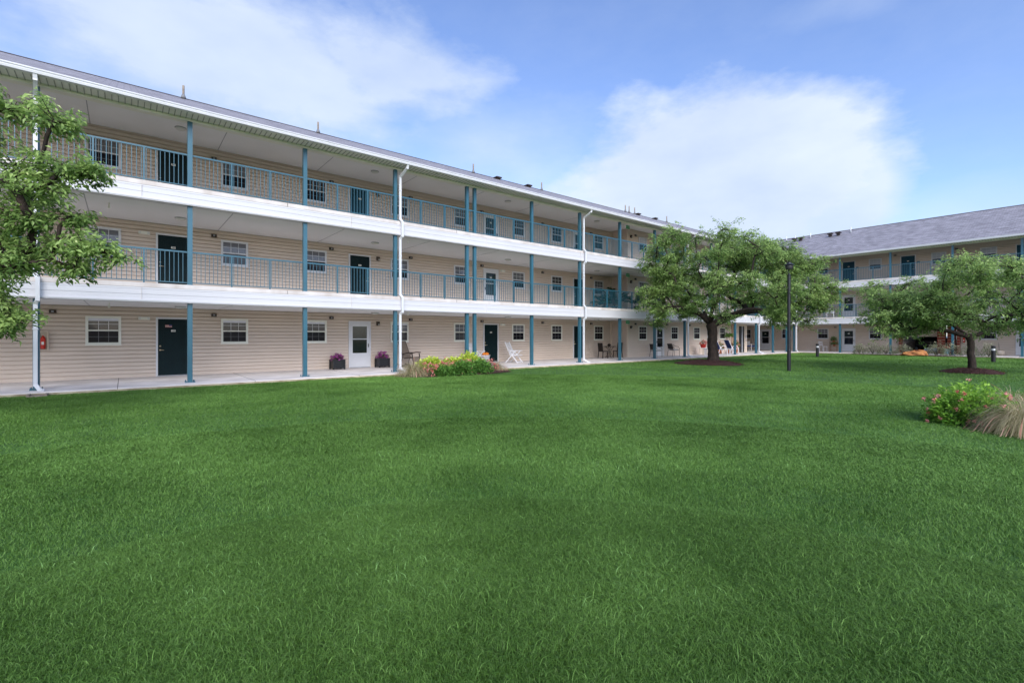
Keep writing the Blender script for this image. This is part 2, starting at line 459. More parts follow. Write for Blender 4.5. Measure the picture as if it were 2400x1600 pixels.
# columns: square steel posts with bolted base plates
def column_data(kind=0):
    c = MB(); c.box(-.066,.066,-.066,.066,0,8.055)
    c.box(-.13,.13,-.13,.13,.0,.014)
    for z in (3., 6.): c.box(-.10,.10,-.10,.10,z+.001,z+.013)
    for i in (-1,1):
        for j in (-1,1): c.lathe([(.012,.012),(.012,.075)], (i*.105, j*.105, 0), 6); c.lathe([(.022,.014),(.022,.032)], (i*.105, j*.105, 0), 6)
    return c.data('column', [M['teal']])
cd = column_data()
CXS = [-12.1,-8.65,-5.23,-1.81,1.59,4.99,8.43,11.85,12.26,15.67,19.11,22.5,25.93,29.35,32.8,36.3,39.8,42.9,45.7]
CYS = [14.28,10.83,7.15,3.64,.2,-3.2,-6.6,-10.]
for x in CXS: link('column', cd, B, (x, YC, 0))
link('column', cd, B, (XC, YC, 0))
for y in CYS: link('column', cd, B, (XC, y, 0))

# railings
def railing(length, n):
    """panel between two columns: rails and pickets, posts at equal thirds"""
    r = MB(); a, b = .066, length-.066
    r.box(a, b, -.022, .022, 1.0, 1.045); r.box(a, b, -.016, .016, .065, .09)
    np_ = max(2, int(round((b-a)/.114)))
    for i in range(1, np_):
        x = a+(b-a)*i/np_; r.box(x-.008, x+.008, -.008, .008, .09, 1.0)
    posts = [length*i/n for i in range(1, n)]
    return r, posts
pd = MB().box(-.02,.02,-.024,.024,.014,.999).box(-.04,.04,-.05,.05,.0,.0135).data('post', [M['teal']])
cache = {}
def put_rail(L, loc, rzz):
    key = round(L, 2)
    if key not in cache:
        n = 3 if L > 2 else 1
        mb, ps = railing(L, n); cache[key] = (mb.data('railing', [M['teal']]), ps)
    me, ps = cache[key]
    o = link('railing', me, B, loc, rzz)
    for p in ps: link('post', pd, o, (p, 0, 0))
for z in (3., 6.):
    xs = CXS+[XC]
    for a, b in zip(xs[:-1], xs[1:]): put_rail(b-a, (a, YC, z), 0)
    ys = [YC]+CYS
    for a, b in zip(ys[:-1], ys[1:]): put_rail(a-b, (XC, a, z), R(-90))

# windows (local frame: x to the viewer's right, -y toward the viewer)
def window_parts(W=.92, H=.96):
    f = MB(); w = W/2; t = .055
    f.box(-w,w,-.045,0,0,t); f.box(-w,w,-.045,0,H-t,H); f.box(-w,-w+t,-.045,0,t,H-t); f.box(w-t,w,-.045,0,t,H-t)
    a = w-t
    f.box(-a,a,-.038,0,H*.5-.022,H*.5+.022)
    f.box(-a,-a+.018,-.033,0,t,H-t); f.box(a-.018,a,-.033,0,t,H-t); f.box(-a+.018,a-.018,-.033,0,H-t-.02,H-t)
    f.box(-a+.018,a-.018,-.030,0,t,t+.02)
    f.box(-w-.01,w+.01,-.06,-.0,-.022,0)
    b = a-.018
    up = MB(); up.box(-b,b,-.022,-.001,H*.5+.022,H-t-.02)
    for i in (-1,1): up.box(i*b/3-.007,i*b/3+.007,-.026,-.0225,H*.5+.022,H-t-.02,1)
    zc = (H*.5+.022+H-t-.02)/2; up.box(-b,b,-.0265,-.0226,zc-.007,zc+.007,1)
    lo = MB(); lo.box(-b,b,-.016,-.001,t+.02,H*.5-.022)
    for i in (-1,1): lo.box(i*b/3-.006,i*b/3+.006,-.020,-.0165,t+.02,H*.5-.022,1)
    zc = (t+.02+H*.5-.022)/2; lo.box(-b,b,-.0205,-.0166,zc-.006,zc+.006,1)
    return f.data('window', [M['white']]), up, lo, b
WF, UP, LO, WB = window_parts()
WFo = WF.copy(); WFo.materials[0] = M['offwhite']
PANES = {}
def pane(kind, which):
    k = (kind, which)
    if k not in PANES:
        mb = UP if which else LO
        PANES[k] = mb.data('pane', [M[kind], M['white'] if which else M['munt_dim']])
    return PANES[k]
shade_me = MB().box(-WB, WB, -.0275, -.0228, .80, .884).data('roller_shade', [M['shade']])
SZ = 1.14
def window(u, lv, right=False, up='g_grey', lo='g_dark', shade=False, yw=None):
    if right: loc, r = (XW-.026, u, LV[lv]+SZ), R(-90)
    else: loc, r = (u, (yw or YW)-.026, LV[lv]+SZ), 0
    o = link('window', WFo if lv == 0 and not right else WF, B, loc, r)
    link('pane', pane(up, 1), o); link('pane', pane(lo, 0), o)
    if shade: link('roller_shade', shade_me, o)
LW = [-.535, 3.34, 6.37, 10.25, 13.75, 17.62, 20.68, 24.55]
LW2 = [27.44, 31.26, 34.28, 38.19]
ups = {0: ['g_mid','g_mid','g_mid','g_grey','g_grey','g_grey','g_mid','g_mid'],
       1: ['g_grey']*6+['g_mid','g_grey'], 2: ['g_grey','g_grey','g_mid','g_grey','g_grey','g_mid','g_dark','g_dark']}
for lv in range(3):
    for i, x in enumerate(LW): window(x, lv, up=ups[lv][i], lo=('g_dark', 'g_dark', 'g_mid', 'g_dark', 'g_dark', 'g_mid', 'g_dark')[(i*3+lv*2) % 7], shade=(lv == 0 and i in (0, 1, 2, 3)))
    for i, x in enumerate(LW2): window(x, lv, up=('g_mid', 'g_grey', 'g_white')[lv], yw=YF)
    for x in (-4.2, -7.7, -11.1): window(x, lv)
RW = [16.67, 12.66, 8.49, 5.64, 1.3, -2.2, -6., -9.]
for lv in range(3):
    for y in RW:
        if lv == 0 and 7 < y < 11: continue
        window(y, lv, True, up=('g_grey', 'g_grey', 'g_white')[lv] if y > 6 or lv else 'g_mid', lo='g_dark' if lv == 0 else 'g_mid')
    if lv == 0: window(19.82, lv, True, up='g_mid')
    window(23.7, lv, True, up='g_dark')

# doors
def door_trim(W=.90, H=2.04):
    w = W/2; t = .06
    return MB().box(-w-t,-w,-.05,0,0,H+t).box(w,w+t,-.05,0,0,H+t).box(-w,w,-.05,0,H,H+t).box(-w-.02,w+.02,-.07,0,.001,.028,1)
trim_me = door_trim().data('door_trim', [M['white'], M['grey_metal']])
def slab_door(mat):
    d = MB(); w = .45; y = -.022; d.box(-w,w,y,0,.03,2.04)
    for cx in (-.2, .2):
        for z0, z1 in ((.22,.82),(.98,1.58),(1.68,1.90)):
            x0, x1 = cx-.135, cx+.135
            for (a,b,c_,e) in ((x0,x1,z0,z0+.02),(x0,x1,z1-.02,z1),(x0,x0+.02,z0+.02,z1-.02),(x1-.02,x1,z0+.02,z1-.02)):
                d.box(a,b,y-.008,y-.0005,c_,e)
            d.box(x0+.045,x1-.045,y-.010,y-.0005,z0+.045,z1-.045)
    return d.data('door', [mat])
sd_dark, sd_blue = slab_door(M['door']), slab_door(M['door_blue'])
st = MB(); w = .45
st.box(-w,w,-.03,0,.03,.66); st.box(-w,-w+.12,-.03,0,.66,2.04); st.box(w-.12,w,-.03,0,.66,2.04); st.box(-w+.12,w-.12,-.03,0,1.86,2.04)
st.box(-w+.12,w-.12,-.034,0,1.27,1.31); st.box(-w+.1,w-.1,-.036,-.031,.60,.645)
storm_me = st.data('storm_door', [M['white']])
pu = MB().box(-w+.12,w-.12,-.018,-.002,1.31,1.86).data('pane', [glass_mat('storm_glass_upper', (.012,.02,.022))])
pl = MB().box(-w+.12,w-.12,-.016,-.002,.66,1.27).data('pane', [glass_mat('storm_glass_lower', (.008,.010,.013))])
hd = MB().lathe([(.028,0),(.028,.012),(.012,.014),(.012,.05)], n=12)
hd_me = MB()
for vx in (1,):
    hd_me.tube([(0,-.02,.0),(0,-.065,0)], .013, 8); hd_me.tube([(0,-.06,0),(.11,-.062,-.004)], .009, 8)
    hd_me.tube([(0,-.022,0),(0,-.032,0)], .03, 12); hd_me.tube([(0,-.022,.14),(0,-.036,.14)], .028, 12)
hd_data = hd_me.data('door_handle', [M['brass']], True)
ph_data = MB().box(-.012,.012,-.05,-.028,-.08,.08).tube([(0,-.04,-.05),(0,-.07,-.02),(0,-.07,.04)], .008, 6).data('door_handle', [M['black']])
def text_mesh(name, body, size, mat, ext, parent, loc, off_=0):
    cu = bpy.data.curves.new(name, 'FONT'); cu.body = body; cu.size = size; cu.align_x = 'CENTER'; cu.align_y = 'CENTER'
    cu.extrude = ext; cu.offset = off_
    tmp = bpy.data.objects.new(name, cu); col.objects.link(tmp); bpy.context.view_layer.update()
    me = bpy.data.meshes.new_from_object(tmp); bpy.data.objects.remove(tmp); me.materials.clear(); me.materials.append(mat)
    t = link(name, me, parent, loc); t.rotation_euler = (R(90), 0, 0)
def number_plate(parent, txt, x, z, y=-.034):
    p = MB().box(-.065,.065,y-.005,y,-.036,.036)
    if not txt:
        for i in (-1,0,1): p.box(i*.03-.008,i*.03+.008,y-.007,y-.0052,-.016,.016,1)
    o = p.build('number_plate', [M['plate'], M['munt_dim']], parent, (x,0,z))
    if txt:
        text_mesh('number', txt, .062, M['ink'], .0008, parent, (x, y-.0065, z), .0015)
def door(u, lv, kind='dark', right=False, yw=None, txt=None, hinge=1, plate=True):
    if right: loc, r = (XW-.028, u, LV[lv]), R(-90)
    else: loc, r = (u, (yw or YW)-.028, LV[lv]), 0
    me = {'dark': sd_dark, 'blue': sd_blue, 'storm': storm_me}[kind]
    o = link('storm_door' if kind == 'storm' else 'door', me, B, loc, r)
    link('door_trim', trim_me, o)
    if kind == 'storm':
        link('pane', pu, o); link('pane', pl, o)
        link('door_handle', ph_data, o, (-.40*hinge, 0, 1.0))
        if plate: number_plate(o, txt, .0, 1.62, -.019)
    else:
        h = link('door_handle', hd_data, o, (-.385*hinge, 0, .93)); h.scale = (hinge, 1, 1)
        number_plate(o, txt, 0, 1.62, -.030)
    return o
d1 = door(1.39, 0, txt='139'); door(1.39, 1, txt='240'); door(1.39, 2, txt='340')
fl = MB()
for i in range(5): fl.box(-.10,.10 if i < 3 else .01,-.036,-.0325,-.045+i*.018,-.030+i*.018,0 if i % 2 == 0 else 1)
fl.box(.012,.10,-.0362,-.0325,.008,.045,2)
fl.build('flag_sticker', [M['flagred'], M['plate'], M['flagblue']], d1, (-.14,0,1.79))
door(8.30, 0, 'storm', hinge=-1, plate=False); door(8.30, 1, hinge=-1); door(8.30, 2, 'blue', hinge=-1)
door(15.66, 0); door(15.66, 1, 'storm'); door(15.66, 2, 'storm', hinge=-1)
door(22.62, 0); door(22.62, 1); door(22.62, 2, 'storm')
for lv in range(3):
    door(29.42, lv, ('storm', 'storm', 'blue')[lv], yw=YF); door(36.3, lv, 'storm', yw=YF)
    door(-6., lv); door(-12.9, lv)
    door(14.62, lv, ('storm', 'storm', 'blue')[lv], True, hinge=-1)
    if lv: door(10.42, lv, 'blue', True, hinge=-1)
    door(3.72, lv, ('storm', 'blue', 'blue')[lv], True, hinge=1)
    door(21.82, lv, 'storm', True)
    door(-4.1, lv, 'dark', True)
# open lift lobby doorway in the forward wall, its unlit depth painted as a flat black panel, tan notice board beside it
o = MB(); x0, x1 = 40.98, 41.98
o.box(x0,x1,-.014,0,0,2.25,0); o.box(x0-.07,x0,-.03,0,0,2.32,1); o.box(x1,x1+.07,-.03,0,0,2.32,1); o.box(x0,x1,-.03,0,2.25,2.32,1)
o.box(x0+.5,x0+.72,-.024,-.0145,0,2.25,2)
o.build('lobby_doorway', [M['black'], M['siding_trim'], M['grey_metal']], B, (0, YF-.028, 0))
MB().box(39.71,40.15,-.03,0,.02,2.42).build('notice_board', M['panel_tan'], B, (0, YF-.028, 0))
MB().box(-.09,.09,-.05,0,-.12,.12).box(-.05,.05,-.06,-.051,-.4,-.25).build('call_box', M['grey_metal'], B, (42.28, YF-.028, 1.35))

# small fixtures on walls and ceilings
vb = MB().box(-.085,.085,-.07,0,-.055,.055).box(-.03,.03,-.09,-.0705,-.03,.03,1).data('wall_fixture', [M['brown_box'], M['grey_metal']])
for lv in range(3):
    for x in (-1.78, 2.65, 7.03, 10.82, 15.05, 19.5, 23.8): link('wall_fixture', vb, B, (x, YW-.028, CEIL[lv]-.22 if lv < 2 else 8.13))
    for x in (26.64, 30.3, 33.3): link('wall_fixture', vb, B, (x, YF-.028, CEIL[lv]-.22 if lv < 2 else 8.13))
    for y in (15.66, 11.28, 7.45): link('wall_fixture', vb, B, (XW-.028, y, LV[lv]+2.2), R(-90))
em = MB().box(-.16,.16,-.07,0,-.05,.05).box(-.15,-.09,-.10,-.0705,-.045,.045,1).box(.09,.15,-.10,-.0705,-.045,.045,1).data('emergency_light', [M['offwhite'], M['lens']])
for x, lv in ((.55,0),(.55,1),(.55,2),(16.46,0),(16.46,1),(16.46,2)): link('emergency_light', em, B, (x, YW-.028, LV[lv]+2.05))
for lv in range(3): link('emergency_light', em, B, (XW-.028, 18.0, LV[lv]+2.05), R(-90))
sc_me = MB().box(-.07,.07,-.09,0,-.09,.09).lathe([(.0,-.02),(.03,-.02),(.035,.0),(.03,.02),(.0,.02)], (.02,-.10,-.04), 10, 1).data('wall_lamp', [M['brown_box'], M['lens']])
for lv in range(3):
    link('wall_lamp', sc_me, B, (9.16, YW-.028, LV[lv]+2.0)); link('wall_lamp', sc_me, B, (26.14, YF-.028, LV[lv]+2.0))
cl = MB().lathe([(.15,0),(.155,-.03),(.13,-.07),(.06,-.085)], n=24, mi=1).lathe([(.17,0),(.17,-.02),(.156,-.02)], n=24, mi=0).data('ceiling_light', [M['grey_metal'], M['lens']], True)
for lv in range(3):
    for x in (-5.4, 1.5, 8.4, 15.7, 22.7, 29.6, 36.4): link('ceiling_light', cl, B, (x, 19.8 if x < 25 else 19., CEIL[lv]))
    for y in (12.5, 5.5, -1.5): link('ceiling_light', cl, B, (49., y, CEIL[lv]))
sp_me = MB().lathe([(.018,.0),(.018,-.1),(.03,-.12),(.03,-.16)], n=8).data('sprinkler_head', [M['offwhite']])
for lv in range(2):
    link('sprinkler_head', sp_me, B, (-.35, 18.9, CEIL[lv])); link('sprinkler_head', sp_me, B, (9.2, 18.3, CEIL[lv]))
# numbered door plaques on the right wing
pq = MB().box(-.10,.10,-.012,0,-.04,.04).data('door_plaque', [M['teal']])
for y, lv in ((13.98,2),(9.75,2),(4.75,0),(9.75,1)): link('door_plaque', pq, B, (XW-.028, y, LV[lv]+1.5), R(-90))
# exit signs hung from the ceilings
for lv in range(3):
    e = MB().box(-.16,.16,-.02,.02,-.24,-.03).box(-.02,.02,-.01,.01,-.03,0,1).box(-.17,.17,-.022,.022,-.262,-.2405,1)
    o = e.build('exit_sign', [M['green_exit'], M['plate']], B, (25.1, 19.3, CEIL[lv]))
    text_mesh('lettering', 'EXIT', .14, M['plate'], .001, o, (0, -.0225, -.135))
# fire extinguisher cabinets
def cabinet(loc, r):
    c = MB(); c.box(-.13,.13,-.14,0,-.30,-.28); c.box(-.13,.13,-.14,0,.28,.30); c.box(-.13,-.11,-.14,0,-.28,.28); c.box(.11,.13,-.14,0,-.28,.28)
    c.box(-.11,.11,-.01,0,-.28,.28)
    o = c.build('extinguisher_cabinet', M['siding_trim'], B, loc, r)
    MB().lathe([(.03,-.26),(.062,-.25),(.065,.06),(.05,.11),(.02,.14),(.02,.17)], (0,-.075,0), 16).box(-.03,.03,-.142,-.139,-.12,-.03,1).build('fire_extinguisher', [M['red'], M['plate']], o, smooth=False)
cabinet((-2.0, YW-.028, 1.28), 0); cabinet((XW-.028, 7.0, 1.15), R(-90)); cabinet((XW-.028, 7.0, 7.15), R(-90))

# downspouts with offsets round each deck edge and a kicked foot
def downspout(x, dx=.13):
    p = MB(); w, h = .085, .065
    pts = [(x+(.22 if dx else .04),17.22,8.14),(x+(.22 if dx else .04),17.26,8.02),(x+dx,17.70,7.75)]
    for zt in (6., 3.):
        pts += [(x+dx,17.70,zt+.08),(x+dx+.05,17.60,zt-.06),(x+dx+.05,17.60,zt-.60),(x+dx,17.70,zt-.72)]
    pts += [(x+dx,17.70,.16),(x+dx+.10,17.52,.03),(x+dx+.16,17.40,.02)]
    for a, b in zip(pts[:-1], pts[1:]):
        p.beam(a, b, w, h, up=(0,1,0))
    for q in pts[1:-1]: p.box(q[0]-w/2-.001, q[0]+w/2+.001, q[1]-h/2-.001, q[1]+h/2+.001, q[2]-.045, q[2]+.045)
    for z in (1.6, 4.6, 7.2): p.box(x+dx-.055,x+dx+.055,17.655,17.74,z,z+.03)
    p.build('downspout', M['white'], B)
for x in (8.43, 19.11, 29.35, 39.8): downspout(x)
downspout(-1.81, 0.0)
p = MB(); w, h = .085, .065
pts = [(46.62,17.22,8.14),(46.66,17.26,8.0),(47.12,17.62,7.8),(47.12,17.62,6.08),(47.02,17.55,5.94),(47.02,17.55,5.4),(47.12,17.62,5.28),(47.12,17.62,3.08),(47.02,17.55,2.94),(47.02,17.55,2.4),(47.12,17.62,2.28),(47.12,17.62,.14),(46.95,17.45,.03)]
for a, b in zip(pts[:-1], pts[1:]): p.beam(a, b, w, w)
p.build('downspout', M['white'], B)

# drive-through passage on the ground floor of the right wing: brick piers, hung siding panel
for y, x in ((10.90, XW-.06), (8.38, XW+.3), (7.77, XW+.3), (7.30, XW-.06)):
    hw = .24 if 7.5 < y < 9 else .10
    MB().box(-.24,.24,-hw,hw,0,2.43).build('brick_pier', M['brick'], B, (x+.1, y, 0))
pn = MB(); siding(pn, (XW+.9,10.8), (XW+.9,8.7), 1.35, 2.44); pn.box(XW+.93, XW+1.0, 8.7, 10.8, 1.36, 2.43)
pn.build('hung_panel', M['siding_trim'], B)
MB().box(XW+1, 59, 7.3, 10.9, 2.441, 2.48).build('ceiling', M['stucco'], B)
MB().box(XW, 75, 2, 16, -.12, -.02).build('driveway', pm('asphalt', (.05,.05,.052), .9, .2, 8, .3)); 
tag(bpy.data.objects['driveway'], 'grey asphalt driveway beyond the passage', 'driveway', kind='structure')

# dark parked car seen through the passage
car = thing('parked_car', 'dark parked car behind the ground-floor passage with brick piers', 'car', (56.6, 9.6, -.02), R(90))
b = MB()
side = [(-2.1,.35),(-2.1,.85),(-1.2,.95),(-.6,1.38),(.9,1.40),(1.5,.98),(2.1,.92),(2.15,.4)]
for q, (zz) in enumerate((1,)):
    vs = [(x, -.85+(.12 if z > 1 else 0), z) for x, z in side]+[(x, .85-(.12 if z > 1 else 0), z) for x, z in side]; n = len(side)
    b.add(vs, [tuple(range(n-1,-1,-1)), tuple(range(n, 2*n))]+[(i, (i+1) % n, n+(i+1) % n, n+i) for i in range(n)])
b.build('body', M['carpaint'], car)
for sy in (-1, 1):
    MB().add([(-.95,sy*.80,1.0),(1.2,sy*.80,1.0),(.82,sy*.745,1.33),(-.55,sy*.745,1.33)], [(0,1,2,3)]).add([(-.95,sy*.82,1.0),(1.2,sy*.82,1.0),(.82,sy*.765,1.33),(-.55,sy*.765,1.33)], [(0,1,2,3)]).build('side_window', M['g_dark'], car)
    for sx in (-1.35, 1.35):
        wl = MB().tube([(sx, sy*.70, .32),(sx, sy*.88, .32)], .32, 18).build('wheel', M['rubber'], car)
        MB().tube([(sx, sy*.879, .32),(sx, sy*.89, .32)], .19, 14).build('rim', M['grey_metal'], wl)
    MB().box(-2.0,2.0,sy*.855-.01,sy*.855+.01,.62,.66).build('side_moulding', M['grey_metal'], car)
ck = thing('drinks_cooler', 'pale cyan cooler with a red lid between the brick piers', 'cooler', (50.9, 8.0, 0))
MB().box(-.2,.2,-.16,.16,0,.42).box(-.21,.21,-.17,.17,.36,.42).build('box', M['cyan'], ck)
MB().box(-.21,.21,-.17,.17,.422,.60).box(-.14,.14,-.02,.02,.6,.63).build('lid', pm('coral_plastic', (.65,.12,.12), .5), ck)

# splash block under the first downspout
sb = MB().box(-.19,.19,-.33,.0,-.1,.03).box(-.19,-.13,-.33,0,.03,.06).box(.13,.19,-.33,0,.03,.06)
tag(sb.build('splash_block', M['splash'], None, (-1.70, 17.12, GZ)), 'weathered concrete splash block in the grass at the white downspout', 'splash block')

exec_later = []
# ------------------------------------------------------------------ lamps
LP = thing('street_lamp', 'tall black lamp post with round hood standing on the lawn', 'street lamp', (22.35, 8.65, GZ))
MB().lathe([(.075,0),(.075,.9),(.068,.92),(.066,3.95),(.072,3.96),(.072,4.02),(.060,4.03),(.060,4.08),(.072,4.09),(.072,4.13),(.035,4.16),(.03,4.22)], n=20).build('pole', M['lamp_black'], LP, smooth=False)
cg = MB()
for k in range(3):
    a = k*2*math.pi/3+.5; ca, sa = math.cos(a), math.sin(a)
    cg.tube([(ca*.03,sa*.03,4.2),(ca*.09,sa*.09,4.3),(ca*.15,sa*.15,4.42),(ca*.16,sa*.16,4.56)], .011, 6)
cg.build('bracket', M['lamp_black'], LP)
MB().lathe([(.06,4.36),(.13,4.40),(.15,4.50),(.15,4.56)], n=20).build('lens', M['g_mid'], LP, smooth=True)
MB().lathe([(.155,4.555),(.215,4.56),(.20,4.585),(.11,4.63),(.10,4.665),(.05,4.69)], n=24).build('hood', M['lamp_black'], LP, smooth=False)
def bollard(label, x, y):
    t = thing('bollard_light', label, 'bollard', (x, y, GZ), 0, 'bollard lights beside the walkway')
    MB().lathe([(.10,0),(.10,.66),(.095,.67)], n=20).build('post', M['lamp_black'], t)
    MB().lathe([(.085,.67),(.085,.78)], n=20).build('lens', M['white'], t)
    MB().lathe([(.102,.78),(.102,.92),(.09,.935)], n=20).build('cap', M['lamp_black'], t)
bollard('black bollard light between the tall lamp post and the plant shelf', 38.69, 13.08)
bollard('black bollard light beside the trunk of the low spreading tree', 39.11, 4.16)

# ------------------------------------------------------------------ furniture (front of each piece faces local -y)
def slat_chair(label, x, y, rzd, z=0):
    t = thing('folding_chair', label, 'chair', (x, y, z), R(rzd), 'tall white slatted chairs on the walkway')
    b = MB()
    for sx in (-.23, .23): b.beam((sx,.10,.40),(sx,.42,1.10), .035, .045)
    for i in range(9):
        f = .06+i*.105; b.beam((-.22,.10+.32*f,.40+.70*f),(.22,.10+.32*f,.40+.70*f), .055, .015, up=(0,1,.45))
    b.build('backrest', M['white_plastic'], t)
    s = MB()
    for i in range(6): s.box(-.24,.24,-.36+i*.08,-.30+i*.08,.395,.415)
    for sx in (-.24, .24): s.beam((sx,-.38,.40),(sx,.12,.39), .03, .04)
    s.build('seat', M['white_plastic'], t)
    for sx in (-.28, .28):
        MB().beam((sx,-.38,0),(sx,.14,.62), .03, .045).build('leg', M['white_plastic'], t)
        MB().beam((sx*.96,.36,0),(sx*.96,-.24,.62), .03, .045).build('leg', M['white_plastic'], t)
        MB().box(sx-.03,sx+.03,-.36,.22,.62,.65).build('armrest', M['white_plastic'], t)
    MB().box(-.27,.27,-.37,-.34,.03,.06).box(-.27,.27,.32,.35,.03,.06).build('stretcher', M['white_plastic'], t)
slat_chair('tall white slatted chair between the paired columns and the pumpkin pot', 14.15, 20.5, 12)
slat_chair('tall white slatted chair right of the dark green door', 16.35, 20.1, 22)

t = thing('rocking_chair', 'brown sling rocking chair on the walkway beside the flower bed', 'rocking chair', (10.35, 20.4, 0), R(28))
MB().beam((-.0,.12,.40),(0,.46,1.18), .52, .02, up=(0,-1,.4)).build('backrest', M['brown_sling'], t)
MB().beam((0,-.34,.44),(0,.14,.38), .52, .02).build('seat', M['brown_sling'], t)
MB().beam((0,-.34,.43),(0,-.40,.12), .50, .015, up=(0,1,0)).build('footflap', M['brown_sling'], t)
fr = MB()
for sx in (-.29, .29):
    fr.tube([(sx,.46,1.18),(sx,.14,.40),(sx,-.36,.46)], .016, 8)
    fr.tube([(sx,-.36,.46),(sx,-.34,.62)], .014, 8)
    fr.tube([(sx,-.40,.66),(sx,-.15,.66),(sx,.18,.60)], .022, 8)
    fr.tube([(sx,-.30,.62),(sx,-.42,.05)], .015, 8); fr.tube([(sx,.16,.60),(sx,.30,.06)], .015, 8)
    fr.tube([(sx,-.52,.10),(sx,-.30,.035),(sx,0,.018),(sx,.26,.04),(sx,.48,.12)], .016, 8)
fr.tube([(-.29,.46,1.18),(.29,.46,1.18)], .016, 8); fr.tube([(-.29,.30,.06),(.29,.30,.06)], .013, 8)
fr.build('frame', M['dark_metal'], t)

def dining_chair(label, x, y, rzd):
    t = thing('dining_chair', label, 'chair', (x, y, 0), R(rzd), 'dark dining chairs at the round table')
    MB().box(-.22,.22,-.24,.20,.42,.465).build('seat', M['dark_metal'], t)
    MB().beam((0,.19,.46),(0,.26,.98), .40, .03, up=(0,-1,.1)).build('backrest', M['dark_metal'], t)
    for sx in (-.19, .19):
        MB().beam((sx,-.22,0),(sx,-.21,.42), .035).build('leg', M['dark_metal'], t)
        MB().beam((sx,.24,0),(sx,.18,.42), .035).build('leg', M['dark_metal'], t)
dining_chair('dark high-backed dining chair left of the round table', 23.85, 20.3, 88)
dining_chair('dark high-backed dining chair behind the teal column, right of the table', 25.35, 20.3, -88)
t = thing('dining_table', 'dark round patio table with curved legs between two dining chairs', 'table', (24.65, 20.4, 0))
MB().lathe([(.40,.715),(.42,.725),(.42,.745),(.40,.755)], n=28).build('tabletop', M['dark_metal'], t)
for k in range(4):
    a = k*math.pi/2+.4; ca, sa = math.cos(a), math.sin(a)
    MB().tube([(ca*.30,sa*.30,0),(ca*.18,sa*.18,.12),(ca*.07,sa*.07,.36),(ca*.12,sa*.12,.58),(ca*.28,sa*.28,.715)], .016, 8).build('leg', M['dark_metal'], t)
t = thing('table_bowl', 'small dark bowl on the round patio table', 'bowl', (24.6, 20.4, .757))
MB().lathe([(.05,0),(.06,.01),(.13,.07),(.15,.10),(.13,.10),(.06,.03)], n=18).build('bowl', M['dark_metal'], t, smooth=True)
MB().lathe([(.02,.03),(.08,.06),(.09,.13),(.04,.17)], n=10).build('filling', M['brown_box'], t)

def armchair(label, x, y, rzd):
    t = thing('patio_armchair', label, 'chair', (x, y, 0), R(rzd), 'dark metal armchairs by the storm door')
    MB().box(-.25,.25,-.27,.22,.41,.435).build('seat', M['dark_metal'], t)
    MB().box(-.22,.22,-.24,.19,.436,.50).build('cushion', M['cushion'], t)
    MB().beam((0,.22,.50),(0,.32,.88), .50, .03, up=(0,-1,.2)).build('backrest', M['dark_metal'], t)
    for sx in (-.28, .28):
        MB().tube([(sx,.26,.84),(sx,.05,.70),(sx,-.20,.66),(sx,-.29,.58),(sx,-.30,0)], .014, 8).build('leg', M['dark_metal'], t)
        MB().tube([(sx,.30,0),(sx,.22,.42),(sx,.26,.84)], .014, 8).build('leg', M['dark_metal'], t)
armchair('dark metal armchair with pale cushion left of the narrow storm door', 28.05, 19.25, 70)
armchair('dark metal armchair with pale cushion right of the narrow storm door', 30.15, 19.25, 70)

def lounger(label, x, y, rzd):
    t = thing('lounge_chair', label, 'chair', (x, y, 0), R(rzd), 'white framed chairs with navy slings')
    MB().beam((0,.12,.38),(0,.50,1.08), .50, .02, up=(0,-1,.4)).build('backrest', M['blue_sling'], t)
    MB().beam((0,-.36,.42),(0,.14,.37), .50, .02).build('seat', M['blue_sling'], t)
    f = MB()
    for sx in (-.28, .28):
        f.tube([(sx,.52,1.10),(sx,.13,.38),(sx,-.38,.43)], .017, 8)
    f.tube([(-.28,.52,1.10),(.28,.52,1.10)], .017, 8)
    f.build('frame', M['white_plastic'], t)
    for sx in (-.30, .30):
        MB().tube([(sx,.42,0),(sx,.22,.50),(sx,0,.66),(sx,-.26,.62),(sx,-.40,.42),(sx,-.46,0)], .017, 8).build('leg', M['white_plastic'], t)
lounger('navy sling lounge chair just right of the tree trunk', 35.7, 18.75, 68)
lounger('navy sling lounge chair beside the teal column, farther along', 37.5, 18.75, 68)
t = thing('side_table', 'low white side table between the navy lounge chairs', 'table', (36.65, 18.45, 0))
MB().lathe([(.24,.41),(.25,.42),(.25,.44)], n=24).build('tabletop', M['white_plastic'], t)
for k in range(4):
    a = k*math.pi/2+.3
    MB().beam((.20*math.cos(a),.20*math.sin(a),0),(.15*math.cos(a),.15*math.sin(a),.41), .035).build('leg', M['white_plastic'], t)
t = thing('plant_table', 'small pale table holding the red flower pot left of the tree trunk', 'table', (33.7, 19.0, 0))
MB().box(-.3,.3,-.2,.2,.50,.53).build('tabletop', M['white_plastic'], t)
for sx in (-.26,.26):
    for sy in (-.16,.16): MB().beam((sx,sy,0),(sx,sy,.50), .03).build('leg', M['siding_trim'], t)
t = thing('storage_box', 'white storage box under the red flower pot', 'box', (34.2, 18.9, 0))
MB().box(-.2,.2,-.18,.18,0,.42).build('bin', M['white_plastic'], t); MB().box(-.21,.21,-.19,.19,.4205,.46).build('lid', M['cyan'], t)
t = thing('garden_bench', 'white framed bench with navy cushions deep in the covered corner', 'bench', (46.2, 21.3, 0), R(10))
MB().box(-.65,.65,-.28,.25,.40,.50).build('seat', M['blue_sling'], t)
bk = MB()
for i in range(3): bk.box(-.65,.65,.26,.29,.56+i*.13,.63+i*.13)
bk.build('backrest', M['white_plastic'], t)
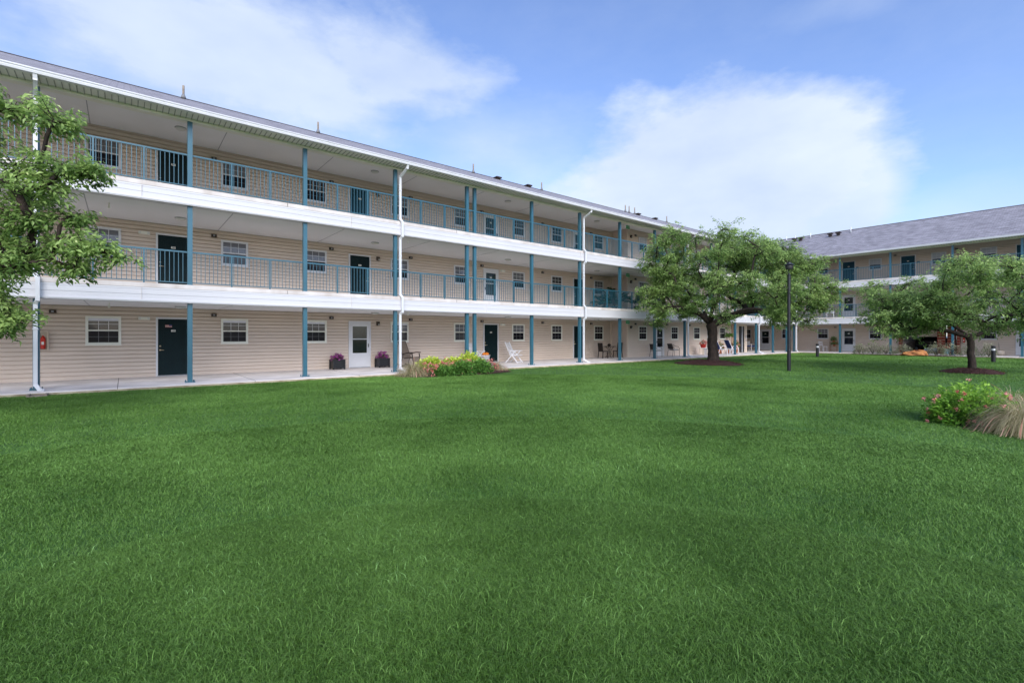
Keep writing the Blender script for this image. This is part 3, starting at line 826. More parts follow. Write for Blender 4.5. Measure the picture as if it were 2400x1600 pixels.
for sx in (-.68, .68):
    MB().box(sx-.025,sx+.025,-.30,-.25,0,.62).build('leg', M['white_plastic'], t)
    MB().box(sx-.025,sx+.025,.24,.29,0,.95).build('leg', M['white_plastic'], t)
    MB().box(sx-.03,sx+.03,-.32,.30,.621,.65).build('armrest', M['white_plastic'], t)
def resin_chair(label, x, y, z, rzd):
    t = thing('resin_chair', label, 'chair', (x, y, z), R(rzd), 'white chairs against the right wing')
    MB().box(-.24,.24,-.26,.22,.40,.43).build('seat', M['white_plastic'], t)
    b = MB(); b.tube([(-.25,.22,.42),(-.24,.30,.74),(0,.33,.86),(.24,.30,.74),(.25,.22,.42)], .022, 8)
    for i in range(4): b.beam((-.15+i*.1,.22,.43),(-.15+i*.1,.31,.80), .05, .012, up=(0,-1,.2))
    b.build('backrest', M['white_plastic'], t)
    for sx in (-.26, .26):
        MB().beam((sx,-.27,0),(sx*.92,-.24,.62), .04).build('leg', M['white_plastic'], t)
        MB().beam((sx,.30,0),(sx*.92,.22,.42), .04).build('leg', M['white_plastic'], t)
        MB().box(sx*.92-.03,sx*.92+.03,-.27,.28,.621,.645).build('armrest', M['white_plastic'], t)
resin_chair('white plastic chair on the second-floor balcony of the far wing', 48.4, 15.35, 3, -75)
t = thing('folding_chair', 'white slatted chair beside the wooden plant shelf', 'chair', (50.0, 16.45, 0), R(-20))
ws = MB(); ws.box(-.22,.22,-.25,.2,.42,.45).build('seat', M['white_plastic'], t)
bk = MB()
for sx in (-.21,.21): bk.beam((sx,.2,.42),(sx,.26,.92), .035)
for i in range(3): bk.box(-.2,.2,.225,.25,.56+i*.13,.62+i*.13)
bk.build('backrest', M['white_plastic'], t)
for sx in (-.2,.2):
    for sy in (-.23,.19): MB().beam((sx,sy,0),(sx,sy,.42), .035).build('leg', M['white_plastic'], t)
t = thing('plant_shelf', 'wooden plant shelf against the far wing wall', 'shelf', (50.2, 15.65, 0), R(-90))
for z in (.12, .45, .80): MB().box(-.28,.28,-.15,.15,z,z+.03).build('shelf_board', M['wood'], t)
for sx in (-.27,.27):
    for sy in (-.14,.14): MB().beam((sx,sy,0),(sx,sy,.95), .03).build('leg', M['wood'], t)
t = thing('dark_planter_chair', 'small dark chair beside the palms on the second-floor balcony', 'chair', (23.6, 19.0, 3), R(60))
t.name = 'balcony_chair'
MB().box(-.2,.2,-.2,.2,.40,.43).build('seat', M['dark_metal'], t); MB().beam((0,.2,.43),(0,.25,.72), .38, .03, up=(0,-1,.1)).build('backrest', M['dark_metal'], t)
for sx in (-.18,.18):
    for sy in (-.18,.18): MB().beam((sx,sy,0),(sx,sy,.40), .03).build('leg', M['dark_metal'], t)
t = thing('wire_rack', 'small arched wire rack behind the top-floor railing', 'rack', (2.35, 19.2, 6))
wr = MB()
for i in range(5): wr.tube([(-.35+i*.03,i*.04,0),(-.28,i*.04,.22),(-.1,i*.04,.32),(.12,i*.04,.34),(.3,i*.04,.2),(.35,i*.04,0)], .006, 5)
for x, z in ((-.28,.22),(.12,.34),(.3,.2)): wr.tube([(x,0,z),(x,.16,z)], .006, 5)
wr.build('wire_frame', M['grey_metal'], t)

# ------------------------------------------------------------------ plants
LM = {}
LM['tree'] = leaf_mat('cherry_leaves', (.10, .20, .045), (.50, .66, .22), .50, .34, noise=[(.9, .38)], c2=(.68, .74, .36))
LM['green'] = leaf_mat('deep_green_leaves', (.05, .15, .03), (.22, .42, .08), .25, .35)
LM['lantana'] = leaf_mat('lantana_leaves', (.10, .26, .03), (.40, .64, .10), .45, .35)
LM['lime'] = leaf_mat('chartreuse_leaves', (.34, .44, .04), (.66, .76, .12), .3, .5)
LM['pink'] = leaf_mat('coral_pink_flowers', (.62, .12, .10), (.88, .46, .42), .25, .6)
LM['purple'] = leaf_mat('purple_flowers', (.20, .02, .16), (.60, .14, .50), .2, .6)
LM['varieg'] = leaf_mat('variegated_leaves', (.06, .11, .035), (.55, .52, .36), .25, .5)
LM['straw'] = leaf_mat('fountain_grass_blades', (.20, .22, .08), (.66, .54, .36), .4, .6)
LM['plume'] = leaf_mat('fountain_grass_plumes', (.50, .17, .12), (.76, .50, .38), .3, .8)
LM['redleaf'] = leaf_mat('red_leaves', (.35, .02, .01), (.55, .06, .02), .3, .5)
LM['palm'] = leaf_mat('palm_fronds', (.01, .04, .012), (.05, .12, .03), .25, .4)
LM['burgundy'] = leaf_mat('rusty_leaves', (.12, .05, .03), (.42, .18, .12), .25, .6)

def dome_points(n, rx, ry, h, shell=.45, lump=.18, seed=0):
    """points in a lumpy half-dome, more of them near its surface"""
    r = np.random.default_rng(seed)
    u = r.normal(0, 1, (n, 3)); u[:, 2] = np.abs(u[:, 2])*.9+.02; u = unit(u)
    az = np.arctan2(u[:, 1], u[:, 0])
    k = 1+lump*(np.sin(az*5+seed)*np.cos(u[:, 2]*5+seed*2)+.6*np.sin(az*9+seed*3+u[:, 2]*7))
    rad = (shell+(1-shell)*r.random(n)**.4)*k
    return u*rad[:, None]*[rx, ry, h], u

def shrub(name, label, cat, loc, rx, ry, h, mat, n=900, size=.05, seed=1, group=None, flowers=None, parent=None, wr=.6, base=.0, nf=60, fs=.03, fmat='pink', extra=None):
    t = parent or thing(name, label, cat, loc, 0, group)
    P, U = dome_points(n, rx, ry, h, seed=seed)
    P[:, 2] += base
    D = U+rng.normal(0, .5, (n, 3)); D[:, 2] += .1
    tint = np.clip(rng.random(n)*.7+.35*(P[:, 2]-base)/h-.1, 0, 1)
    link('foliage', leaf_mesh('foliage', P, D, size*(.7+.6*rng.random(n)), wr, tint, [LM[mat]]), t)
    st = MB()
    for k in range(9):
        a = k*2*math.pi/9+seed; q = .6+.3*random.random()
        st.tube([(0,0,base-.02 if base else 0),(math.cos(a)*rx*q*.4,math.sin(a)*ry*q*.4,base+h*.4),(math.cos(a)*rx*q*.8,math.sin(a)*ry*q*.8,base+h*.75)], [.012,.008,.004], 5)
    st.build('stem', M['bark'], t)
    if flowers:
        P, U = dome_points(nf, rx*1.06, ry*1.06, h*1.08, shell=.94, seed=seed); P[:, 2] += base
        k = 14
        PP = np.repeat(P, k, 0); UU = np.repeat(U, k, 0)+rng.normal(0, .9, (nf*k, 3))
        PP = PP+rng.normal(0, fs*.35, PP.shape)
        tint = np.repeat(rng.random(nf), k)*.6+rng.random(nf*k)*.4
        link('blossoms', leaf_mesh('blossoms', PP, UU, fs*(.7+.5*rng.random(nf*k)), .8, tint, [LM[fmat]], 0), t)
    return t

def grass_tuft(label, loc, R_, n=700, L=(.6,.95), seed=3, plumes=40, rz=0, group='fountain grass clumps'):
    t = thing('fountain_grass', label, 'ornamental grass', loc, rz, group)
    r = np.random.default_rng(seed)
    def arcs(n, Lm, wid, lift, mat, nm, fat=False):
        S = 7
        az = r.random(n)*2*math.pi; el = np.clip(r.normal(lift, .22, n), .25, 1.45)
        ln = Lm[0]+(Lm[1]-Lm[0])*r.random(n)
        b0 = np.stack([np.cos(az), np.sin(az)], 1)*(r.random(n)[:, None]*R_*.25)
        P = np.concatenate([b0, np.zeros((n, 1))], 1); V = []
        d = np.stack([np.cos(az)*np.cos(el), np.sin(az)*np.cos(el), np.sin(el)], 1)
        side = np.stack([-np.sin(az), np.cos(az), np.zeros(n)], 1)
        for k in range(S+1):
            f = k/S
            w = wid*((1-f)**.6 if not fat else (.15 if f < .6 else 1-abs(f-.82)/.22*.8))
            w = max(w, wid*.08) if not isinstance(w, np.ndarray) else w
            V.append(P-side*w*.5); V.append(P+side*w*.5)
            P = P+d*(ln/S)[:, None]; d[:, 2] -= .30*(1.2+f)*(.8+.4*r.random(n)); d = unit(d); P[:, 2] = np.maximum(P[:, 2], .012)
        V = np.stack(V, 1).reshape(-1, 3); i = (np.arange(n)*(2*S+2))[:, None]
        F = np.concatenate([np.concatenate([i+2*k, i+2*k+1, i+2*k+3, i+2*k+2], 1) for k in range(S)])
        link(nm, fast(nm, V, F, [LM[mat]], np.repeat(r.random(n), 2*S+2)), t)
    arcs(n, L, .008, 1.05, 'straw', 'blades')
    if plumes: arcs(plumes, (L[0]*1.05, L[1]*1.15), .013, 1.1, 'plume', 'plumes', True)
    return t

def bed(name, label, cx, cy, rx, ry, h, mat, seed=0, noise=.04):
    r = np.random.default_rng(seed); N, K = 56, 14
    V = [(0,0,h)]; F = []
    for i in range(1, K+1):
        f = i/K
        for j in range(N):
            a = 2*math.pi*j/N; wob = 1+.06*math.sin(3*a+seed)+.04*math.sin(7*a+2*seed)
            V.append((rx*f*wob*math.cos(a), ry*f*wob*math.sin(a), h*(1-f**2.2)+(r.random()-.4)*noise*(1 if i < K else .2)))
    for j in range(N): F.append((0, 1+j, 1+(j+1) % N))
    mb = MB(); mb.v = V; mb.f = F; mb.m = [0]*N
    for i in range(K-1):
        for j in range(N):
            a = 1+i*N; mb.f.append((a+j, a+N+j, a+N+(j+1) % N, a+(j+1) % N)); mb.m.append(0)
    n = int(260*rx*ry*8)
    o = mb.build(name, mat, None, (cx, cy, GZ+.012))
    ang = r.random(n)*2*math.pi; q = np.sqrt(r.random(n))*1.01
    P = np.stack([rx*q*np.cos(ang), ry*q*np.sin(ang), h*(1-np.minimum(q,1)**2.2)+.005], 1)
    D = np.stack([r.normal(0,1,n), r.normal(0,1,n), r.normal(0,.4,n)], 1)
    me = leaf_mesh('mulch_chips', P, D, .03+.05*r.random(n), .28, r.random(n), [LM['mulch']], 0)
    link('chips', me, o)
    tag(o, label, 'mulch', kind='stuff')
    return o
LM['mulch'] = leaf_mat('mulch_chips', (.02, .008, .007), (.13, .05, .042), 0, .9)

bed('tree_mulch', 'dark mulch ring under the large centre tree', 24.45, 13.5, 1.55, 1.75, .20, M['mulch'], 1)
bed('tree_mulch', 'dark mulch ring under the low spreading tree', 27.3, 3.53, 1.15, 1.0, .16, M['mulch'], 2)
bed('flower_bed_soil', 'bare soil under the flower bed by the walkway', 10.45, 16.4, 2.5, 1.0, .06, M['bed_soil'], 3)
bed('flower_bed_soil', 'bare soil under the flower bed at the lawn edge', 11.95, 1.1, 1.0, .85, .05, M['bed_soil'], 4)
bed('shrub_bed_soil', 'reddish mulch strip under the shrubs along the far wing', 46.9, 9.2, .9, 4.6, .05, M['mulch'], 5)

# flower bed by the walkway
gb = 'plants in the flower bed by the walkway'
grass_tuft('tan arching grass clump at the left end of the walkway flower bed', (8.45, 16.35, GZ), .5, 1500, (.7,1.05), 5, 50, group=gb)
grass_tuft('rusty grass clump at the right end of the walkway flower bed', (12.55, 16.6, GZ), .4, 900, (.5,.8), 6, 60, group=gb)
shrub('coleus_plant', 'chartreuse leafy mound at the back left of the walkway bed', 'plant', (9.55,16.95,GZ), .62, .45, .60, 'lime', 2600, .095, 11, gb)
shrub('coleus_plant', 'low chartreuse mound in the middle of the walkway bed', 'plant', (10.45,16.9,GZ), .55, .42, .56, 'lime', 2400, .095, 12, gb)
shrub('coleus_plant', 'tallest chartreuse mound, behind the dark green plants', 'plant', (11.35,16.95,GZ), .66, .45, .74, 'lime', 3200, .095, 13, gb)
shrub('begonia_plant', 'coral pink flowers beside the tan grass clump', 'flower', (8.95,16.0,GZ), .34, .30, .44, 'green', 350, .045, 14, gb, True, nf=80, fs=.04)
shrub('begonia_plant', 'coral pink flowers before the left chartreuse mound', 'flower', (9.85,16.4,GZ), .45, .30, .52, 'green', 450, .045, 15, gb, True, nf=90, fs=.04)
shrub('begonia_plant', 'coral pink flowers before the tallest chartreuse mound', 'flower', (10.8,16.35,GZ), .45, .30, .54, 'green', 450, .045, 16, gb, True, nf=80, fs=.04)
shrub('begonia_plant', 'coral flowers near the rusty grass clump', 'flower', (12.15,16.5,GZ), .38, .3, .42, 'burgundy', 500, .045, 17, gb, True, nf=60, fs=.035)
shrub('bedding_plant', 'dark green leafy mound at the front left of the walkway bed', 'plant', (9.45,15.75,GZ), .46, .30, .36, 'green', 2400, .07, 18, gb)
shrub('bedding_plant', 'large dark green mound at the front of the walkway bed', 'plant', (10.25,15.75,GZ), .55, .36, .52, 'green', 3200, .075, 19, gb, True, nf=14, fs=.02)
shrub('bedding_plant', 'dark green mound at the front right of the walkway bed', 'plant', (11.2,15.95,GZ), .55, .36, .52, 'green', 3000, .075, 20, gb)

# bed at the right edge of the lawn
gl = 'plants in the flower bed at the right lawn edge'
shrub('lantana_bush', 'rounded green bush with small pink flowers at the lawn edge', 'bush', (11.55,1.50,GZ), .66, .62, .60, 'lantana', 5200, .065, 21, gl, True, nf=60, fs=.034)
grass_tuft('reddish arching grass behind the pink-flowered bush', (12.15, 1.05, GZ), .6, 1800, (.6,1.0), 8, 130, group=gl)
grass_tuft('pale tan arching grass spilling onto the lawn', (10.98, .80, GZ), .6, 2400, (.55,.95), 9, 120, group=gl)

# shrubs along the far wing
gs = 'variegated shrubs along the far wing'
for i, (y, x, r_, hh, lab) in enumerate([
    (12.75,46.7,.40,.85,'pale variegated shrub nearest the storm door of the far wing'),
    (11.9,46.9,.55,1.0,'variegated shrub left of the teal column, second from the storm door'),
    (11.0,46.8,.60,.85,'variegated shrub between the teal column and the orange boulder'),
    (10.0,47.1,.55,.85,'variegated shrub behind the orange boulder'),
    (8.0,47.0,.60,.95,'variegated shrub right of the orange boulder, before the brick piers'),
    (7.2,46.9,.62,.95,'variegated shrub in front of the teal column and brick piers'),
    (6.2,47.0,.55,1.0,'variegated shrub left of the low tree trunk'),
    (5.2,46.8,.45,1.0,'variegated shrub between the low tree trunk and the bollard light')]):
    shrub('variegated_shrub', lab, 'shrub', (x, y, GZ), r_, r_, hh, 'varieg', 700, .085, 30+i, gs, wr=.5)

# boulder
bm = MB(); N, K = 20, 10; V = []; F = []
rr = np.random.default_rng(4)
for i in range(K+1):
    ph = math.pi*i/K
    for j in range(N):
        a = 2*math.pi*j/N; q = 1+.12*math.sin(3*a+2*ph)+.09*math.sin(5*a-3*ph)+rr.normal(0,.025)
        V.append((q*.38*math.sin(ph)*math.cos(a), q*.78*math.sin(ph)*math.sin(a), max(-.05, .30*q*math.cos(ph)*(1-.45*math.sin(a)*math.sin(ph)))+.1))
for i in range(K):
    for j in range(N): F.append((i*N+j, i*N+(j+1) % N, (i+1)*N+(j+1) % N, (i+1)*N+j))
bm.add(V, F); tag(bm.build('boulder', M['rock'], None, (45.9, 9.05, GZ), 0), 'orange sandstone boulder at the edge of the far lawn', 'boulder')

# potted plants
def planter(name, label, x, y, z, mat, prof, square=False):
    t = thing(name, label, 'planter', (x, y, z))
    if square:
        p = MB(); w = .23; p.box(-w,w,-w,w,.05,.40); p.box(-w-.03,w+.03,-w-.03,w+.03,.36,.42)
        for i in (-1,1):
            for j in (-1,1): p.box(i*w-.03,i*w+.03,j*w-.03,j*w+.03,0,.36)
        p.build('pot', mat, t)
    else:
        MB().lathe(prof, n=20).build('pot', mat, t, smooth=True)
    return t
t = planter('flower_planter', 'square black planter with purple and coral flowers, left of the white storm door', 7.15, 20.85, 0, M['black'], None, True)
shrub('', '', '', None, .24, .22, .22, 'green', 200, .05, 41, None, True, t, nf=60, fs=.05, fmat='purple', base=.40)
t = planter('flower_planter', 'square black planter with purple flowers, right of the white storm door', 9.2, 20.85, 0, M['black'], None, True)
shrub('', '', '', None, .22, .22, .28, 'green', 200, .05, 42, None, True, t, nf=60, fs=.05, fmat='purple', base=.40)
t = planter('pumpkin_pot', 'pale grey pot of orange pumpkins left of the dark door', 14.95, 20.75, 0, M['pot_grey'], [(.15,0),(.17,.02),(.22,.36),(.24,.38),(.24,.41),(.20,.41),(.18,.34)])
for i, (dx, dy) in enumerate(((-.1,0),(.1,.03),(0,-.08),(.02,.1))):
    MB().lathe([(.02,0),(.08,.01),(.115,.07),(.09,.13),(.02,.15),(.012,.18)], (dx,dy,.39), 14).build('pumpkin', M['orange'], t, smooth=True)
t = planter('flower_pot', 'red pot of red white and blue flowers on the small pale table', 33.7, 19.0, .53, M['red'], [(.14,0),(.16,.01),(.22,.24),(.24,.25),(.24,.28),(.20,.28)])
shrub('', '', '', None, .26, .24, .26, 'green', 150, .05, 43, None, True, t, nf=40, fs=.05, base=.26)
sk = thing('potted_palm', 'tall thin potted plant with a tuft of leaves behind the navy chairs', 'potted plant', (38.6, 19.5, 0))
MB().lathe([(.12,0),(.17,.28),(.19,.3)], n=16).build('pot', M['terracotta'], sk, smooth=True)
MB().tube([(0,0,.25),(.02,0,.9),(0,.01,1.55)], [.02,.016,.012], 6).build('stem', M['wood'], sk)
n = 46; a = rng.random(n)*6.28; P = np.stack([0*a, 0*a, 1.45+.12*rng.random(n)], 1)
link('foliage', leaf_mesh('foliage', P, np.stack([np.cos(a), np.sin(a), rng.normal(.1,.5,n)], 1), .30+.2*rng.random(n), .2, rng.random(n), [LM['green']], .35), sk)
t = planter('flower_pot', 'pot of pale pink flowers between the navy lounge chairs', 36.9, 19.4, 0, M['terracotta'], [(.14,0),(.2,.32),(.22,.34)])
shrub('', '', '', None, .36, .3, .55, 'green', 500, .08, 44, None, True, t, nf=40, fs=.06, base=.32)
t = planter('flower_pot', 'pot of red flowers beside the tan notice board', 39.4, 19.35, 0, M['terracotta'], [(.14,0),(.2,.50),(.22,.52)])
shrub('', '', '', None, .3, .28, .5, 'green', 400, .08, 45, None, True, t, nf=24, fs=.06, base=.5)
def palm(label, x, y, z, h, n, seed):
    t = thing('potted_palm', label, 'potted plant', (x, y, z), 0, 'potted palms on the second-floor balcony')
    MB().lathe([(.14,0),(.19,.30),(.21,.31),(.21,.34),(.17,.34)], n=16).build('pot', M['black'], t, smooth=True)
    r = np.random.default_rng(seed); Ps = []; Ds = []; st = MB()
    for k in range(n):
        a = r.random()*6.28; el = r.uniform(.7, 1.4); p = np.array([0,0,.32]); d = np.array([math.cos(a)*math.cos(el), math.sin(a)*math.cos(el), math.sin(el)])
        pts = [tuple(p)]
        for s_ in range(12):
            p = p+d*h/12; d = d+np.array([0,0,-.10]); d /= np.linalg.norm(d); pts.append(tuple(p))
            if s_ > 2:
                sd = np.cross(d, [0,0,1]); sd /= max(np.linalg.norm(sd), 1e-6)
                for q in (-1, 1):
                    for w_ in range(2): Ps.append(p-d*h/24*w_); Ds.append(d*.8+sd*q+np.array([0,0,-.15]))
        st.tube(pts, .006, 5)
    st.build('stem', LM['palm'], t)
    Ps = np.array(Ps); Ds = np.array(Ds)
    link('fronds', leaf_mesh('fronds', Ps, Ds, .20+.08*r.random(len(Ps)), .14, r.random(len(Ps)), [LM['palm']], .3), t)
palm('large dark potted palm against the recessed corner on the second floor', 24.9, 20.2, 3, 1.3, 16, 1)
palm('small dark potted palm left of the large one on the second floor', 24.0, 20.3, 3, .9, 10, 2)
palm('dark potted palm right of the column on the second floor', 25.6, 19.0, 3, 1.0, 12, 3)
for i, (x, lab, fm) in enumerate(((23.9,'small potted flowers under the window on the top floor','pink'),(24.6,'clay pot with coral flowers on the top-floor balcony','pink'),(25.3,'small potted red flowers nearest the recessed corner on the top floor','pink'))):
    t = planter('flower_pot', lab, x, 19.4, 6, M['terracotta'], [(.09,0),(.13,.20),(.14,.22)])
    t['group'] = 'small flower pots on the top-floor balcony'
    shrub('', '', '', None, .2, .2, .28, 'burgundy' if i == 1 else 'green', 150, .06, 50+i, None, True, t, nf=16, fs=.04, base=.2)
for i, (z, lab) in enumerate(((.83,'leafy potted plant on top of the wooden shelf'),(.48,'potted plant on the middle board of the wooden shelf'))):
    t = planter('flower_pot', lab, 50.2, 15.65-.05*i, z, M['terracotta'], [(.08,0),(.12,.16),(.13,.18)])
    shrub('', '', '', None, .24, .24, .34-.14*i, 'green', 240, .09, 60+i, None, None, t, base=.16)
t = planter('flower_pot', 'wide cream pot with a bare twig by the far wing wall', 49.9, 5.0, 0, M['cream_pot'], [(.16,0),(.26,.06),(.30,.22),(.26,.34),(.28,.38),(.24,.38)])
MB().tube([(0,0,.3),(.03,.02,.6),(0,.05,.95)], [.012,.008,.005], 5).tube([(.02,.01,.5),(-.08,0,.8)], [.006,.004], 5).build('stem', M['bark'], t)

# ------------------------------------------------------------------ trees
def make_tree(name, label, loc, fork, trunk_r, pads, seed, leaf=.10, per=300, limb_dirs=(), lean=(0,0), mat='tree', group=None, red=None):
    r = np.random.default_rng(seed)
    t = thing(name, label, 'tree', loc, 0, group)
    nodes = []; par = []
    def addn(p, q): nodes.append(np.array(p, float)); par.append(q); return len(nodes)-1
    k = addn((0,0,-.05), -1)
    nt_ = 6
    for i in range(1, nt_+1): k = addn((lean[0]*i/nt_+.02*math.sin(i*1.7), lean[1]*i/nt_+.02*math.cos(i*2.1), fork*i/nt_), k)
    top = k
    for az, ln, rise in limb_dirs:
        q = top; p = nodes[top].copy(); d = np.array([math.cos(az), math.sin(az), rise]); d /= np.linalg.norm(d)
        for i in range(int(ln/.35)):
            p = p+d*.35; d = d+r.normal(0, .10, 3); d[2] += .015; d /= np.linalg.norm(d); q = addn(p, q)
    pads_s = sorted(pads, key=lambda c: np.linalg.norm(np.array(c[:3])-nodes[top]))
    ends = []
    for c in pads_s:
        c3 = np.array(c[:3]); A = np.array(nodes[top:])
        dist = np.linalg.norm(A-c3, axis=1); pen = np.maximum(A[:, 2]-c3[2]+.1, 0)*1.5
        j = int(np.argmin(dist+pen))+top; p = nodes[j].copy(); L = np.linalg.norm(c3-p); m_ = max(2, int(L/.3)); q = j
        s0 = p.copy(); off = r.normal(0, .06*L, 3)
        for i in range(1, m_+1):
            f = i/m_; pp = s0*(1-f)+c3*f+off*math.sin(math.pi*f)+np.array([0,0,.12*L*math.sin(math.pi*f)])
            q = addn(pp, q)
        ends.append(q)
    n = len(nodes); rad = np.zeros(n)
    ch = [[] for _ in range(n)]
    for i in range(1, n): ch[par[i]].append(i)
    for i in range(n-1, -1, -1):
        rad[i] = .010 if not ch[i] else sum(rad[c_]**2.0 for c_ in ch[i])**(1/2.0)
    sc = trunk_r/rad[top]; rad = np.maximum(rad*sc, .006)
    mb = MB()
    # trunk as one flared tube
    tr = [i for i in range(0, top+1)]
    flare = [1.35, 1.10, 1.0, .96, .94, .97, 1.05]
    # resampled trunk with bumps
    pts = []; rs = []
    for i in range(len(tr)-1):
        for s_ in range(3):
            f = s_/3; pts.append(nodes[i]*(1-f)+nodes[i+1]*f); rs.append(trunk_r*(flare[i]*(1-f)+flare[i+1]*f)*(1+.03*math.sin(len(rs)*1.9)))
    pts.append(nodes[top]); rs.append(trunk_r*1.03)
    pts.append(nodes[top]+np.array([0,0,.12])); rs.append(trunk_r*.75)
    rs[0] = trunk_r*1.5
    mb.tube([tuple(p) for p in pts], rs, 16)
    done = set(tr)
    for i in range(top+1, n):                      # one continuous tapering tube per limb, from its fork to its tip
        if i in done: continue
        pr = par[i]; chain = [i]; done.add(i)
        while ch[chain[-1]]:
            m_ = max(ch[chain[-1]], key=lambda q_: rad[q_]); chain.append(m_); done.add(m_)
        pts_ = [tuple(nodes[pr])]+[tuple(nodes[q_]) for q_ in chain]
        rs_ = [min(rad[pr], rad[i]*1.2)]+[float(rad[q_]) for q_ in chain]
        for a_ in range(2): rs_ = [rs_[0]]+[(rs_[k_-1]+2*rs_[k_]+rs_[k_+1])/4 for k_ in range(1, len(rs_)-1)]+[rs_[-1]]
        mb.tube(pts_, rs_, 9 if rs_[0] > .03 else 5)
    P = []; D = []; T = []; tw = MB()
    for c in pads_s:
        c3 = np.array(c[:3]); rx, rzv = c[3], c[4]; out = c3-np.array([nodes[top][0], nodes[top][1], c3[2]]); out = out/max(np.linalg.norm(out), .3)
        base_t = r.random()*.35
        ntw = 22
        for k_ in range(ntw):
            a = r.random()*2*math.pi; d = np.array([math.cos(a), math.sin(a), r.normal(.12,.38)])+out*.45; d /= np.linalg.norm(d)
            L = rx*(.35+.55*r.random()**1.5); s0 = c3+r.normal(0, 1, 3)*[rx*.34, rx*.34, rzv*.6]
            m_ = max(4, int(per/ntw)); f = (np.arange(m_)+r.random(m_))/m_
            droop = .25*L
            pos = s0+d*(L*f)[:, None]; pos[:, 2] -= droop*f**2; pos += r.normal(0, 1, pos.shape)*[.045,.045,.05]
            e = tuple(s0+d*L+np.array([0,0,-droop])); mid = tuple(s0+d*L*.5+np.array([0,0,-droop*.25]))
            tw.tube([tuple(c3), tuple(s0), mid, e], [.007,.006,.004,.002], 3, cap=False)
            sd = np.cross(d, [0,0,1]); sd /= max(np.linalg.norm(sd), 1e-6)
            sg = np.where(np.arange(m_) % 2 == 0, 1, -1)[:, None]
            dd = d*.8+sd*sg*.85+r.normal(0,.42,(m_,3)); dd[:, 2] -= .30+.5*f*.6
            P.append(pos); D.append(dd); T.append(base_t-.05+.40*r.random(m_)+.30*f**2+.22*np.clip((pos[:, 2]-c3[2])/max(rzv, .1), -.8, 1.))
    P = np.concatenate(P); D = np.concatenate(D); T = np.concatenate(T)
    mb2 = mb.build('trunk', M['bark'], t, smooth=True)
    tw.build('twigs', M['bark'], t)
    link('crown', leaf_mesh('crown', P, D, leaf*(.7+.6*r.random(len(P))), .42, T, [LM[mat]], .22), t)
    if red is not None:
        n = 26; PP = np.array(red)+r.normal(0, 1, (n, 3))*[.12,.12,.05]
        link('red_leaves', leaf_mesh('red_leaves', PP, np.tile([.3,-.1,-.9], (n,1))+r.normal(0,.3,(n,3)), np.full(n, .09), .4, r.random(n), [LM['redleaf']]), t)
    return t

def crown_pads(n, c, rx, ry, rz_, seed, r0=.8, rzf=.28, floor=None, inner=.25, lob=.16):
    """flattened leaf pads spread through a lumpy ellipsoid, most of them in its outer shell"""
    r = np.random.default_rng(seed); out = []; tries = 0
    while len(out) < n and tries < 20000:
        tries += 1
        u = r.normal(0, 1, 3); u /= np.linalg.norm(u)
        if u[2] < -.8: continue
        az = math.atan2(u[1], u[0])
        k = 1+lob*math.sin(3*az+seed)+lob*.8*math.sin(5*az+2.3*seed+3*u[2])
        q = r.uniform(.35, .75) if r.random() < inner else r.uniform(.80, 1.0)
        p = np.array(c)+u*q*k*np.array([rx, ry, rz_])
        if floor is not None and p[2] < floor+.25*r.random(): continue
        if any(np.linalg.norm((p-np.array(o[:3]))*[1,1,1.8]) < r0*.62 for o in out): continue
        s_ = r0*r.uniform(.65, 1.15); out.append((*p, s_, s_*rzf*1.25))
    return out
rt = np.array([.778, -.628])       # across the view
fw = np.array([.628, .778])
def off(a, b, z): p = rt*a+fw*b; return (p[0], p[1], z)
# centre tree
pads = crown_pads(128, off(1.0, 0, 4.1), 4.5, 4.3, 2.45, 3, .85, floor=1.95, inner=.14)
pads += crown_pads(26, off(-1.6, .2, 5.6), 2.1, 2.1, 1.65, 5, .8, floor=3.6)
pads += crown_pads(18, off(4.6, -.2, 3.2), 1.9, 1.9, 1.1, 6, .8, floor=2.0)
pads += crown_pads(14, off(2.6, .4, 5.6), 1.8, 1.8, 1.2, 8, .8, floor=4.0)
pads += crown_pads(16, off(-2.6, -.3, 3.3), 1.5, 1.6, 1.1, 21, .75, floor=2.1)
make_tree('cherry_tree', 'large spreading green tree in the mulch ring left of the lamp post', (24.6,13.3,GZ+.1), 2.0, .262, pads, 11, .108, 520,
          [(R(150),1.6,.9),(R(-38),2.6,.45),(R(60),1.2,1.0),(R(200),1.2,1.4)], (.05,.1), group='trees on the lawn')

pads = crown_pads(112, off(.45, 0, 2.8), 4.1, 4.0, 1.55, 4, .8, floor=1.5, inner=.15)
pads += crown_pads(16, off(-2.7, -.3, 2.2), 1.4, 1.4, .85, 9, .7, floor=1.35)
make_tree('cherry_tree', 'low spreading green tree in the mulch ring at the right side', (27.3,3.53,GZ+.1), 1.38, .125, pads, 12, .103, 480,
          [(R(130),1.9,.30),(R(-45),2.2,.30),(R(80),1.1,.9)], (.02,.06), group='trees on the lawn')
